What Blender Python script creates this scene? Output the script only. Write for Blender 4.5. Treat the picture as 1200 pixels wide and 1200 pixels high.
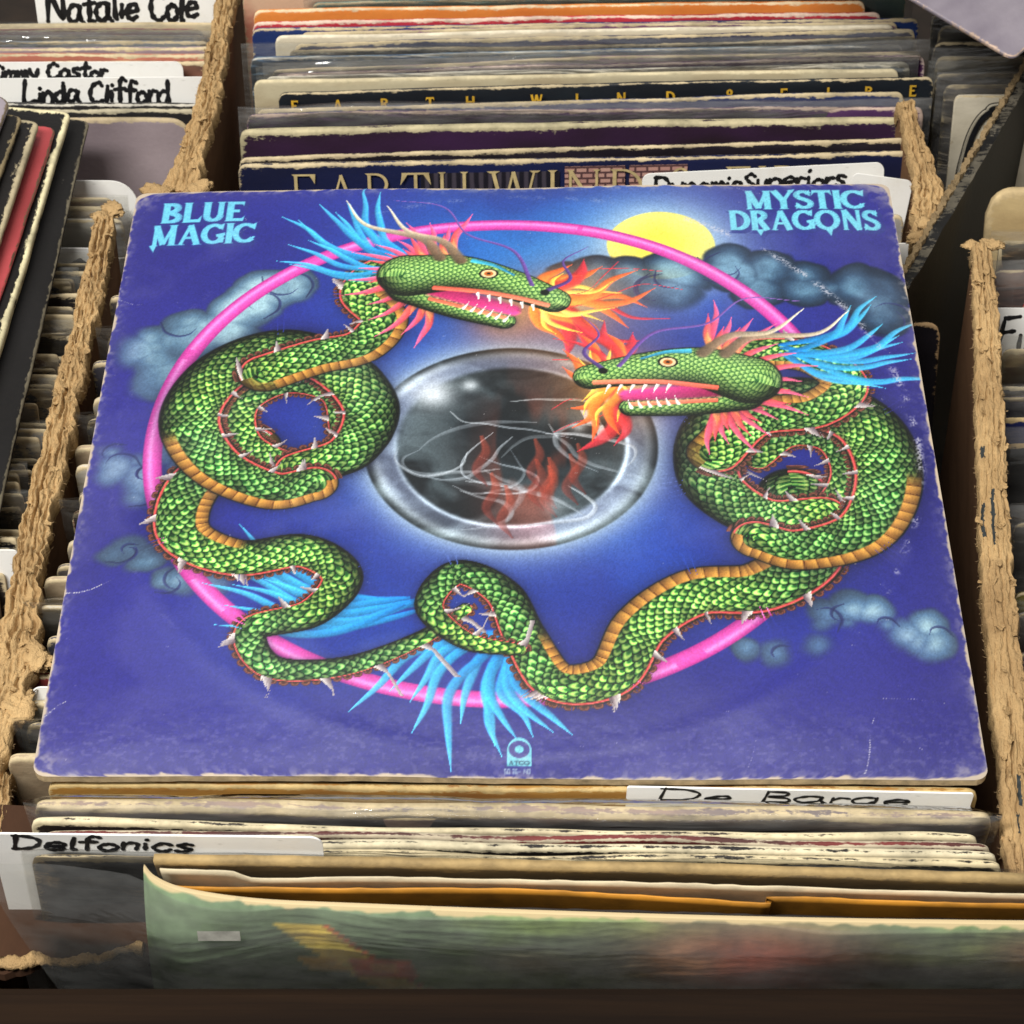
import bpy, math, random
import numpy as np
from mathutils import Vector, Matrix

random.seed(7)
rng = np.random.default_rng(7)
for o in list(bpy.data.objects):
    bpy.data.objects.remove(o)
scene = bpy.context.scene
col = scene.collection

# ------------------------------------------------------------------ camera
cam_d = bpy.data.cameras.new('camera')
cam = bpy.data.objects.new('camera', cam_d)
col.objects.link(cam)
cam.location = (0.0, 0.0, 0.93)
cam.rotation_euler = (math.radians(90 - 40), 0, 0)
cam_d.sensor_width = 36.0
cam_d.sensor_fit = 'HORIZONTAL'
cam_d.lens = 2839.0 / 1200.0 * 36.0
cam_d.clip_start = 0.02
cam_d.clip_end = 50.0
cam_d.dof.use_dof = True
cam_d.dof.focus_distance = 0.87
cam_d.dof.aperture_fstop = 48.0
scene.camera = cam

# ------------------------------------------------------------------ light (indoor shop: ceiling tubes, pale room)
world = bpy.data.worlds.new('World')
scene.world = world
world.use_nodes = True
bg = world.node_tree.nodes['Background']
bg.inputs[0].default_value = (1.0, 0.985, 0.96, 1)
bg.inputs[1].default_value = 0.34

def area(name, loc, size, power, rot=(0, 0, 0), color=(1, .985, .955)):
    d = bpy.data.lights.new(name, 'AREA')
    d.shape = 'RECTANGLE'
    d.size, d.size_y = size
    d.energy = power
    d.color = color
    o = bpy.data.objects.new(name, d)
    col.objects.link(o)
    o.location = loc
    o.rotation_euler = rot
    return o

area('ceiling_tube_light', (-0.75, -0.25, 2.10), (1.2, 0.30), 66.0, (math.radians(26), math.radians(-20), 0))
area('ceiling_tube_light', (-0.20, 1.30, 2.25), (1.3, 0.16), 15.0, (math.radians(-14), 0, 0))

vs = scene.view_settings
vs.view_transform = 'Standard'
vs.look = 'None'
vs.exposure = 0.0
vs.gamma = 1.0
vs.use_curve_mapping = False
scene.render.engine = 'CYCLES'
scene.cycles.transparent_max_bounces = 24
scene.cycles.max_bounces = 8

# ------------------------------------------------------------------ helpers
def lin(c):
    c = np.asarray(c, float) / 255.0
    return np.where(c <= 0.04045, c / 12.92, ((c + 0.055) / 1.055) ** 2.4)

def L4(c):
    r = lin(c)
    return (float(r[0]), float(r[1]), float(r[2]), 1.0)

def tag(o, label=None, cat=None, group=None, kind=None):
    if label: o['label'] = label
    if cat: o['category'] = cat
    if group: o['group'] = group
    if kind: o['kind'] = kind
    return o

def mesh_obj(name, verts, faces, mat=None, parent=None, smooth=False, attrs=None):
    me = bpy.data.meshes.new(name)
    me.from_pydata([tuple(map(float, v)) for v in verts], [], [tuple(f) for f in faces])
    if smooth:
        me.polygons.foreach_set('use_smooth', [True] * len(me.polygons))
    if attrs:
        for k, a in attrs.items():
            at = me.attributes.new(k, 'FLOAT', 'POINT')
            at.data.foreach_set('value', np.asarray(a, np.float32))
    me.update()
    if mat: me.materials.append(mat)
    o = bpy.data.objects.new(name, me)
    col.objects.link(o)
    if parent is not None: o.parent = parent
    return o

def empty(name, mat4=None):
    o = bpy.data.objects.new(name, None)
    o.empty_display_size = 0.02
    col.objects.link(o)
    if mat4 is not None: o.matrix_world = mat4
    return o

def h2(ix, iy, seed):
    n = (ix.astype(np.int64) * 374761393 + iy.astype(np.int64) * 668265263 + seed * 982451653) & 0x7fffffff
    n = ((n ^ (n >> 13)) * 1274126177) & 0x7fffffff
    n = n ^ (n >> 16)
    return (n & 0xffff) / 65535.0

def vnoise(x, y, seed=0):
    x = np.asarray(x, float); y = np.asarray(y, float)
    ix, iy = np.floor(x), np.floor(y)
    fx, fy = x - ix, y - iy
    fx = fx * fx * (3 - 2 * fx); fy = fy * fy * (3 - 2 * fy)
    a, b = h2(ix, iy, seed), h2(ix + 1, iy, seed)
    c, d = h2(ix, iy + 1, seed), h2(ix + 1, iy + 1, seed)
    return (a * (1 - fx) + b * fx) * (1 - fy) + (c * (1 - fx) + d * fx) * fy

def fbm(x, y, seed=0, o=4):
    s = 0; amp = .5; t = 0
    for k in range(o):
        s = s + amp * vnoise(x * 2 ** k, y * 2 ** k, seed + k * 17)
        t += amp; amp *= .5
    return s / t

# ---- materials
class NT:
    def __init__(self, name):
        self.m = bpy.data.materials.new(name)
        self.m.use_nodes = True
        self.t = self.m.node_tree
        self.n = self.t.nodes
        self.b = self.n['Principled BSDF']
        self.out = self.n['Material Output']
    def node(self, typ, **kw):
        n = self.n.new(typ)
        for k, v in kw.items():
            setattr(n, k, v)
        return n
    def link(self, a, b):
        self.t.links.new(a, b)
    def noise(self, scale, detail=4, rough=.6, stretch=(1, 1, 1), coord='Object', dist=0.0):
        tc = self.node('ShaderNodeTexCoord')
        mp = self.node('ShaderNodeMapping')
        mp.inputs['Scale'].default_value = stretch
        n = self.node('ShaderNodeTexNoise')
        n.inputs['Scale'].default_value = scale
        n.inputs['Detail'].default_value = detail
        n.inputs['Roughness'].default_value = rough
        n.inputs['Distortion'].default_value = dist
        self.link(tc.outputs[coord], mp.inputs[0])
        self.link(mp.outputs[0], n.inputs[0])
        return n.outputs[0]
    def ramp(self, fac, stops, interp='LINEAR'):
        r = self.node('ShaderNodeValToRGB')
        r.color_ramp.interpolation = interp
        e = r.color_ramp.elements
        while len(e) < len(stops): e.new(0.5)
        for el, (p, c) in zip(e, stops):
            el.position = p; el.color = c
        self.link(fac, r.inputs[0])
        return r.outputs[0]
    def mix(self, fac, a, b):
        m = self.node('ShaderNodeMix', data_type='RGBA')
        for sock, v in ((m.inputs[0], fac), (m.inputs[6], a), (m.inputs[7], b)):
            if hasattr(v, 'is_output'): self.link(v, sock)
            else: sock.default_value = v
        return m.outputs[2]
    def math(self, op, a, b=None, c=None, clamp=False):
        m = self.node('ShaderNodeMath', operation=op, use_clamp=clamp)
        for i, v in enumerate((a, b, c)):
            if v is None: continue
            if hasattr(v, 'is_output'): self.link(v, m.inputs[i])
            else: m.inputs[i].default_value = v
        return m.outputs[0]
    def bump(self, h, strength=.3, dist=.0005):
        b = self.node('ShaderNodeBump')
        b.inputs['Strength'].default_value = strength
        b.inputs['Distance'].default_value = dist
        self.link(h, b.inputs['Height'])
        self.link(b.outputs[0], self.b.inputs['Normal'])
    def set(self, color=None, rough=None, spec=None):
        for nm, v in (('Base Color', color), ('Roughness', rough), ('Specular IOR Level', spec)):
            if v is None: continue
            if hasattr(v, 'is_output'): self.link(v, self.b.inputs[nm])
            else: self.b.inputs[nm].default_value = v

CREAM = (196, 178, 142)
def mat_sleeve(name, face, face2=None, wear=.5, edge=CREAM, rough=.38, pscale=18.0, stretch=(1, 1, 2.5), lo=.42, hi=.6):
    k = NT(name)
    face2 = face2 or tuple(int(c * .75) for c in face)
    a = k.noise(pscale, 3, .55, stretch)
    base = k.ramp(a, [(lo, L4(face)), (hi, L4(face2))])
    fine = k.noise(420, 3, .7)
    base = k.mix(k.math('MULTIPLY', fine, .16), base, L4((46, 40, 36)))
    at = k.node('ShaderNodeAttribute', attribute_name='wear')
    n1 = k.noise(150, 5, .75, (.55, 1, 1.4))
    n2 = k.noise(24, 3, .6)
    w = k.math('ADD', at.outputs['Fac'], k.math('MULTIPLY', k.math('SUBTRACT', n1, .5), .9))
    w = k.math('ADD', w, k.math('MULTIPLY', k.math('SUBTRACT', n2, .5), .8))
    n6 = k.noise(520, 4, .8, (.4, 1, 1))
    w = k.math('ADD', w, k.math('MULTIPLY', k.math('SUBTRACT', n6, .5), .9))
    th = 1.12 - wear * .75
    wm = k.ramp(w, [(max(0.0, th - .10), (0, 0, 0, 1)), (min(1.0, th + .02), (1, 1, 1, 1))])
    n3 = k.noise(60, 4, .7)
    ec = k.ramp(n3, [(.3, L4(tuple(int(c * .72) for c in edge))), (.6, L4(edge))])
    # scuffs on the face
    n4 = k.noise(70, 6, .8, (.35, 1, 1.0))
    sc = k.ramp(n4, [(.70, (0, 0, 0, 1)), (.76, (.5, .5, .5, 1))])
    base = k.mix(sc, base, L4((190, 180, 165)))
    c = k.mix(wm, base, ec)
    k.set(c, k.math('ADD', k.math('MULTIPLY', wm, .4), rough), .22)
    k.bump(k.math('ADD', k.math('MULTIPLY', n1, .6), fine), .35, .0004)
    return k.m

def mat_plain(name, c, rough=.5, var=.12, scale=120, stretch=(1, 1, 1), bumpk=.2):
    k = NT(name)
    n = k.noise(scale, 5, .65, stretch)
    c2 = tuple(int(v * (1 - var * 2)) for v in c)
    k.set(k.ramp(n, [(.3, L4(c2)), (.65, L4(c))]), rough, .4)
    k.bump(n, bumpk, .0004)
    return k.m

def mat_plastic(name, haze=.10, tint=(222, 222, 216), wr=.5):
    k = NT(name)
    k.n.remove(k.b)
    tr = k.node('ShaderNodeBsdfTransparent'); tr.inputs[0].default_value = (.94, .94, .925, 1)
    gl = k.node('ShaderNodeBsdfGlossy'); gl.inputs['Roughness'].default_value = .09
    df = k.node('ShaderNodeBsdfDiffuse'); df.inputs[0].default_value = L4(tint)
    n = k.noise(26, 3, .55, (.35, 1, 2.6), dist=1.2)
    n2 = k.noise(120, 4, .6, (.4, 1, 1.5))
    b = k.node('ShaderNodeBump'); b.inputs['Strength'].default_value = wr; b.inputs['Distance'].default_value = .003
    k.link(k.math('ADD', n, k.math('MULTIPLY', n2, .18)), b.inputs['Height'])
    k.link(b.outputs[0], gl.inputs['Normal']); k.link(b.outputs[0], df.inputs['Normal'])
    fr = k.node('ShaderNodeFresnel'); fr.inputs['IOR'].default_value = 1.5
    k.link(b.outputs[0], fr.inputs['Normal'])
    m1 = k.node('ShaderNodeMixShader'); m2 = k.node('ShaderNodeMixShader')
    hz = k.math('MULTIPLY', k.ramp(n2, [(.3, (.4, .4, .4, 1)), (.75, (1.6, 1.6, 1.6, 1))]), haze)
    k.link(hz, m1.inputs[0])
    k.link(tr.outputs[0], m1.inputs[1]); k.link(df.outputs[0], m1.inputs[2])
    k.link(k.math('ADD', k.math('MULTIPLY', fr.outputs[0], 1.3), .02, clamp=True), m2.inputs[0])
    k.link(m1.outputs[0], m2.inputs[1]); k.link(gl.outputs[0], m2.inputs[2])
    k.link(m2.outputs[0], k.out.inputs[0])
    return k.m

def mat_cardboard(name, c=(150, 113, 72), c2=(96, 68, 42), fib=True, dirt=0.0):
    k = NT(name)
    n = k.noise(55, 6, .7, (1, .35, 1))
    n2 = k.noise(340, 4, .7, (1, .3, 1))
    base = k.ramp(n, [(.3, L4(c2)), (.62, L4(c))])
    base = k.mix(k.math('MULTIPLY', n2, .35), base, L4(tuple(min(255, int(v * 1.22)) for v in c)))
    if fib:
        n3 = k.noise(900, 3, .7)
        base = k.mix(k.math('MULTIPLY', n3, .3), base, L4((205, 172, 122)))
        n5 = k.noise(11, 4, .6)
        base = k.mix(k.ramp(n5, [(.5, (0, 0, 0, 1)), (.72, (.55, .55, .55, 1))]), base, L4((112, 84, 56)))
        k.bump(k.math('ADD', n2, n3), .8, .0012)
    else:
        k.bump(n2, .25, .0005)
    k.set(base, .88, .15)
    return k.m

def mat_vcol(name, rough=.34, coat=0.0, bumps=.12, scale=700):
    k = NT(name)
    at = k.node('ShaderNodeAttribute', attribute_name='print')
    n = k.noise(scale, 3, .6)
    n2 = k.noise(26, 4, .6)
    k.set(at.outputs['Color'], k.math('ADD', k.math('MULTIPLY', n2, .22), rough - .11), .32)
    if coat:
        k.b.inputs['Coat Weight'].default_value = coat
        k.b.inputs['Coat Roughness'].default_value = .22
    n4 = k.noise(160, 3, .6)
    k.bump(k.math('ADD', n, k.math('MULTIPLY', n4, 1.2)), bumps, .00025)
    return k.m

M_INK = mat_plain('marker_ink', (24, 24, 27), .45, .2)
_k = NT('white_card')
_a = _k.noise(30, 5, .7); _b = _k.noise(260, 4, .7, (.5, 1, 1)); _c = _k.noise(9, 3, .6)
_col = _k.mix(_k.ramp(_a, [(.52, (0, 0, 0, 1)), (.75, (.5, .5, .5, 1))]), L4((234, 232, 226)), L4((206, 196, 174)))
_col = _k.mix(_k.ramp(_b, [(.62, (0, 0, 0, 1)), (.74, (.4, .4, .4, 1))]), _col, L4((150, 144, 134)))
_k.set(_k.mix(_k.ramp(_c, [(.5, (0, 0, 0, 1)), (.8, (.3, .3, .3, 1))]), _col, L4((190, 184, 172))), .4, .4)
_k.bump(_a, .2, .0006)
M_CARD = _k.m
M_GOLD = mat_plain('gold_print', (206, 184, 132), .4, .12)
M_YELLOW = mat_plain('yellow_print', (214, 168, 50), .4, .12)
M_PLASTIC = mat_plastic('clear_poly', .05, (222, 222, 216), 1.0)
M_PLASTIC2 = mat_plastic('cloudy_poly', .10, (205, 203, 200), .9)
M_BAG = mat_plastic('milky_bag_poly', .07, (160, 160, 156), .22)
M_PLASTIC3 = mat_plastic('thin_clear_poly', .05, (200, 198, 195), .35)
M_KRAFT = mat_cardboard('kraft_wall', (112, 82, 58), (88, 62, 42), fib=False)
M_KRAFT2 = mat_cardboard('dark_kraft', (60, 40, 27), (48, 31, 21), fib=False)
M_TORN = mat_cardboard('torn_kraft', (178, 148, 104), (122, 94, 60))
M_FIBRE = mat_plain('kraft_fibre', (178, 148, 106), .9, .15)
M_BLACKBOX = mat_sleeve('black_carton', (15, 15, 15), (20, 20, 19), .05, (90, 84, 72), rough=.6)
M_PAPER = mat_plain('inner_paper', (214, 198, 164), .7, .1, 60)
M_ORANGEP = mat_plain('orange_inner_paper', (206, 140, 44), .6, .2, 30)

# ------------------------------------------------------------------ glyphs (convex polygons)
def seg(x0, y0, x1, y1, w0, w1=None):
    w1 = w0 if w1 is None else w1
    dx, dy = x1 - x0, y1 - y0
    l = math.hypot(dx, dy) or 1e-6
    nx, ny = -dy / l, dx / l
    return [(x0 + nx * w0 / 2, y0 + ny * w0 / 2), (x0 - nx * w0 / 2, y0 - ny * w0 / 2),
            (x1 - nx * w1 / 2, y1 - ny * w1 / 2), (x1 + nx * w1 / 2, y1 + ny * w1 / 2)]

def arc(cx, cy, rx, ry, a0, a1, w, h, n=14):
    """thick arc, stroke w where the path is vertical, h where horizontal"""
    out = []
    P = []
    for i in range(n + 1):
        a = math.radians(a0 + (a1 - a0) * i / n)
        k = abs(math.cos(a))
        P.append((cx + rx * math.cos(a), cy + ry * math.sin(a), h + (w - h) * k))
    for p, q in zip(P, P[1:]):
        dx, dy = (q[0] - p[0]) * .06, (q[1] - p[1]) * .06
        out.append(seg(p[0] - dx, p[1] - dy, q[0] + dx, q[1] + dy, p[2], q[2]))
    return out

def stem(x, y0, y1, w, s):
    o = [seg(x, y0, x, y1, w)]
    if s:
        for y, d in ((y0, 1), (y1, -1)):
            o.append([(x - w / 2 - s, y), (x + w / 2 + s, y), (x + w / 2, y + d * s * .8), (x - w / 2, y + d * s * .8)])
    return o

def glyph(ch, w, h, s):
    """returns (list of polygons, advance) in a cap-height-1 box"""
    i = w / 2 + s
    if ch == 'B':
        return stem(i, 0, 1, w, s) + arc(i + .12, .74, .26, .26 - h / 2, -90, 90, w, h) + arc(i + .14, .26, .31, .26 - h / 2, -90, 90, w, h) + \
            [seg(i, 1 - h / 2, i + .14, 1 - h / 2, h), seg(i, .5, i + .14, .5, h), seg(i, h / 2, i + .16, h / 2, h)], i + .45 + w / 2
    if ch == 'L':
        return stem(i, 0, 1, w, s) + [seg(i, h / 2, i + .42, h / 2, h), [(i + .30, 0), (i + .46, 0), (i + .5, .34), (i + .42, .22)]], i + .5
    if ch == 'U':
        return stem(i, .3, 1, w, s)[:1] + stem(i, .3, 1, w, s)[2:3] + arc(i + .23, .3, .23, .3 - h / 2, 180, 360, w, h) + \
            [seg(i + .46, .3, i + .46, 1, w * .8)] + [[(i + .46 - w / 2 - s, 1), (i + .46 + w / 2 + s, 1), (i + .46 + w * .4, 1 - s), (i + .46 - w * .4, 1 - s)]], i + .46 + w / 2 + s
    if ch == 'E':
        return stem(i, 0, 1, w, s) + [seg(i, 1 - h / 2, i + .42, 1 - h / 2, h), seg(i, .52, i + .32, .52, h), seg(i, h / 2, i + .44, h / 2, h),
            [(i + .30, 1), (i + .46, 1), (i + .44, .76), (i + .40, .84)], [(i + .32, 0), (i + .46, 0), (i + .5, .26), (i + .42, .16)]], i + .5
    if ch == 'F':
        return stem(i, 0, 1, w, s) + [seg(i, 1 - h / 2, i + .42, 1 - h / 2, h), seg(i, .5, i + .32, .5, h), [(i + .30, 1), (i + .46, 1), (i + .44, .76), (i + .40, .84)]], i + .46
    if ch == 'M':
        return stem(i, 0, 1, h * 1.15, s) + stem(i + .62, 0, 1, w, s) + [seg(i, .97, i + .31, .05, w), seg(i + .62, .97, i + .31, .05, h)], i + .62 + w / 2 + s
    if ch == 'A':
        return [seg(i, 0, i + .3, .97, h), seg(i + .60, 0, i + .29, .97, w), seg(i + .12, .34, i + .48, .34, h * .8),
                [(i - .5 * w - s, 0), (i + .5 * w + s, 0), (i + h, s * .8), (i, s * .8)], [(i + .6 - .5 * w - s, 0), (i + .6 + .5 * w + s, 0), (i + .6, s * .8), (i + .6 - w * .5, s * .8)]], i + .6 + w / 2 + s
    if ch == 'G':
        return arc(.36 + w / 2 - .05, .5, .36, .5 - h / 2, 45, 335, w, h) + [seg(.70, .06, .70, .42, w * .9), seg(.52, .40, .84, .48, h), [(.5, .86), (.78, 1.02), (.74, .68), (.62, .76)]], .84
    if ch == 'I':
        return stem(i, 0, 1, w, s), w + 2 * s
    if ch == 'C':
        return arc(.36 + w / 2 - .05, .5, .36, .5 - h / 2, 48, 318, w, h) + [[(.5, .84), (.8, 1.02), (.76, .66), (.64, .74)], [(.55, .12), (.62, .02), (.80, .30), (.70, .30)]], .80
    if ch == 'Y':
        return stem(.4, 0, .5, w, s)[:2] + [seg(.4, .42, .1, 1, w), seg(.4, .42, .70, 1, h), [(-.04, 1), (.26, 1), (.2, .9), (.06, .9)], [(.56, 1), (.84, 1.06), (.74, .88), (.64, .88)]], .78
    if ch == 'S':
        return arc(.32, .74, .22, .26 - h / 2, 20, 250, w * .9, h) + arc(.32, .27, .25, .27 - h / 2, -160, 80, w * .9, h) + [seg(.17, .60, .50, .42, w * .8), [(.44, .86), (.56, 1.02), (.58, .68), (.5, .72)], [(.06, .34), (.16, .28), (.2, .1), (.04, -.02)]], .62
    if ch == 'T':
        return stem(.36, 0, 1, w, s)[:2] + [seg(.04, 1 - h / 2, .68, 1 - h / 2, h), [(.0, .70), (.05, 1), (.2, 1), (.1, .84)], [(.72, .70), (.67, 1), (.52, 1), (.62, .84)]], .72
    if ch == 'D':
        return stem(i, 0, 1, w, s) + arc(i + .14, .5, .40, .5 - h / 2, -90, 90, w, h) + [seg(i, 1 - h / 2, i + .16, 1 - h / 2, h), seg(i, h / 2, i + .16, h / 2, h)], i + .54 + w / 2
    if ch == 'R':
        return stem(i, 0, 1, w, s) + arc(i + .14, .74, .26, .26 - h / 2, -90, 90, w, h) + [seg(i, 1 - h / 2, i + .16, 1 - h / 2, h), seg(i, .48, i + .2, .48, h), seg(i + .2, .5, i + .46, .0, w), [(i + .36, .1), (i + .62, 0), (i + .46, 0), (i + .40, -.02)]], i + .56
    if ch == 'O':
        return arc(.40 + w / 2 - .05, .5, .38, .5 - h / 2, 0, 360, w, h, 26), .76 + w
    if ch == 'N':
        return stem(i, 0, 1, h * 1.15, s) + stem(i + .52, 0, 1, h * 1.15, s)[:1] + stem(i + .52, 0, 1, h, s)[2:3] + [seg(i, .98, i + .52, .02, w)], i + .52 + w / 2 + s
    if ch == 'H':
        return stem(i, 0, 1, w, s) + stem(i + .52, 0, 1, w, s) + [seg(i, .5, i + .52, .5, h)], i + .52 + w / 2 + s
    if ch == 'W':
        return [seg(.06, 1, .26, .02, w), seg(.26, .02, .46, .98, h), seg(.46, .98, .68, .02, w), seg(.68, .02, .88, 1, h), [(-.06, 1), (.2, 1), (.12, .95), (.0, .95)], [(.78, 1), (1.0, 1), (.94, .95), (.84, .95)]], .98
    if ch == '&':
        return arc(.30, .76, .17, .22, 0, 360, w, h, 18) + arc(.28, .26, .24, .24, 60, 330, w, h, 14) + [seg(.18, .64, .66, .0, w), seg(.5, .16, .66, .48, h)], .74
    if ch == '-':
        return [seg(.05, .45, .35, .45, h)], .4
    return [], .35

def layout_text(txt, w, h, s, gap=.05):
    polys, x = [], 0.0
    for ch in txt:
        P, adv = glyph(ch, w, h, s)
        polys += [[(x + a, b) for a, b in p] for p in P]
        x += adv + gap
    return polys, x - gap

# ------------------------------------------------------------------ handwriting strokes
HW = {
 'N': ([[(0, 0), (.03, 1)], [(.03, 1), (.46, .03), (.5, 1)]], .62),
 'a': ([[(.42, .5), (.2, .55), (.03, .35), (.05, .1), (.2, 0), (.38, .18), (.42, .52), (.42, .15), (.52, 0)]], .56),
 't': ([[(.2, .95), (.18, .3), (.22, .05), (.35, .02)], [(0, .62), (.38, .66)]], .42),
 'l': ([[(.1, 1), (.08, .1), (.14, 0)]], .24),
 'i': ([[(.08, .5), (.08, .03)], [(.08, .76), (.1, .82)]], .22),
 'e': ([[(.03, .28), (.4, .32), (.38, .5), (.2, .55), (.03, .35), (.08, .08), (.25, 0), (.42, .1)]], .5),
 'C': ([[(.5, .85), (.35, 1), (.1, .85), (0, .45), (.1, .1), (.32, 0), (.52, .12)]], .6),
 'o': ([[(.22, .55), (.04, .4), (.05, .1), (.22, 0), (.4, .15), (.4, .4), (.22, .55)]], .5),
 'm': ([[(.02, .52), (.03, 0)], [(.03, .35), (.18, .55), (.26, .45), (.27, 0)], [(.27, .35), (.42, .55), (.5, .45), (.52, 0)]], .62),
 'y': ([[(.03, .55), (.1, .2), (.25, .15)], [(.42, .55), (.3, 0), (.15, -.3)]], .5),
 'J': ([[(.1, .98), (.5, 1)], [(.32, 1), (.32, .2), (.18, 0), (0, .15)]], .56),
 's': ([[(.36, .5), (.2, .56), (.06, .44), (.2, .3), (.34, .16), (.2, 0), (.03, .06)]], .44),
 'r': ([[(.03, .53), (.05, 0)], [(.05, .3), (.18, .52), (.34, .5)]], .4),
 'L': ([[(.05, 1), (.03, .02), (.45, .06)]], .5),
 'n': ([[(.02, .53), (.04, 0)], [(.04, .32), (.2, .55), (.34, .42), (.36, 0)]], .46),
 'd': ([[(.38, .5), (.2, .55), (.03, .35), (.06, .06), (.22, 0), (.38, .2), (.36, 1)], [(.38, .4), (.42, 0)]], .52),
 'f': ([[(.4, .92), (.25, 1), (.16, .8), (.16, 0)], [(0, .55), (.36, .58)]], .4),
 'D': ([[(.06, 1), (.05, 0)], [(0, .98), (.35, .92), (.56, .6), (.5, .25), (.3, .03), (.02, 0)]], .66),
 'c': ([[(.36, .47), (.2, .56), (.03, .32), (.1, .04), (.25, 0), (.38, .1)]], .46),
 'S': ([[(.45, .85), (.25, 1), (.06, .8), (.2, .58), (.4, .35), (.36, .08), (.15, 0), (0, .12)]], .54),
 'u': ([[(.03, .53), (.06, .1), (.2, 0), (.34, .15), (.38, .53)], [(.38, .4), (.4, 0)]], .5),
 'p': ([[(.03, .53), (.02, -.35)], [(.03, .4), (.2, .55), (.38, .4), (.36, .1), (.2, 0), (.04, .1)]], .48),
 'B': ([[(.06, 1), (.05, 0)], [(.03, 1), (.35, .95), (.36, .65), (.08, .53), (.42, .42), (.42, .1), (.02, 0)]], .54),
 'g': ([[(.38, .5), (.2, .55), (.03, .35), (.08, .05), (.25, .02), (.38, .2)], [(.4, .53), (.38, -.1), (.2, -.35), (.02, -.22)]], .5),
 'F': ([[(.1, 1), (0, 0)], [(.1, 1), (.5, 1.02)], [(.05, .55), (.4, .58)]], .56),
 ' ': ([], .42),
}

def catmull(P, n=7, closed=False):
    P = [np.array(p, float) for p in P]
    if len(P) < 3:
        return [P[0] + (P[-1] - P[0]) * k / n for k in range(n + 1)]
    Q = [2 * P[0] - P[1]] + P + [2 * P[-1] - P[-2]]
    out = []
    for i in range(1, len(Q) - 2):
        a, b, c, d = Q[i - 1:i + 3]
        for k in range(n):
            t = k / n
            out.append(.5 * (2 * b + (c - a) * t + (2 * a - 5 * b + 4 * c - d) * t * t + (3 * b - a - 3 * c + d) * t ** 3))
    out.append(P[-1])
    return out

def handwriting(txt, height, pen, off, mat, parent, x0, z0, slant=.08, seed=1, xs=1.0, name='lettering'):
    """flat marker ribbons in the local x-z plane, just in front (-y) of a card face"""
    r = random.Random(seed)
    V, Fc = [], []
    x = 0.0; layer = 0
    for ch in txt:
        st, adv = HW[ch]
        dy = r.uniform(-.07, .07); sc = r.uniform(.88, 1.12)
        for s in st:
            pts = catmull([(x * 1.0 + p[0] * sc + p[1] * slant + r.uniform(-.022, .022), p[1] * sc + dy + r.uniform(-.028, .028)) for p in s])
            P = [(x0 + p[0] * height * xs, z0 + p[1] * height) for p in pts]
            y = -(off + layer * 6e-6); layer += 1
            b = len(V); n = len(P)
            for i, p in enumerate(P):
                q0, q1 = P[max(0, i - 1)], P[min(n - 1, i + 1)]
                dx, dz = q1[0] - q0[0], q1[1] - q0[1]
                l = math.hypot(dx, dz) or 1e-9
                hw = pen / 2 * (1 + .20 * math.sin(i * .9 + seed + layer * 1.7) + r.uniform(-.10, .10)) * (.75 if i in (0, n - 1) else 1)
                V.append((p[0] - dz / l * hw, y, p[1] + dx / l * hw)); V.append((p[0] + dz / l * hw, y, p[1] - dx / l * hw))
            for i in range(n - 1):
                Fc.append((b + 2 * i, b + 2 * i + 1, b + 2 * i + 3, b + 2 * i + 2))
            for e in (0, n - 1):               # round pen ends
                c = P[e]; k0 = len(V)
                for a in range(8):
                    V.append((c[0] + math.cos(a * math.pi / 4) * pen * .47, y - 3e-6, c[1] + math.sin(a * math.pi / 4) * pen * .47))
                Fc.append(tuple(range(k0, k0 + 8)))
        x += adv * sc
    return mesh_obj(name, V, Fc, mat, parent), x * height * xs

# ------------------------------------------------------------------ sleeves
def frame_from(Lp, Rp, lean):
    Lp, Rp = Vector(Lp), Vector(Rp)
    X = (Rp - Lp); w = X.length; X.normalize()
    Z = Vector((0, -math.sin(lean), math.cos(lean)))
    Z = (Z - X * Z.dot(X)).normalized()
    Y = Z.cross(X)
    return X, Y, Z, (Lp + Rp) / 2, w

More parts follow.
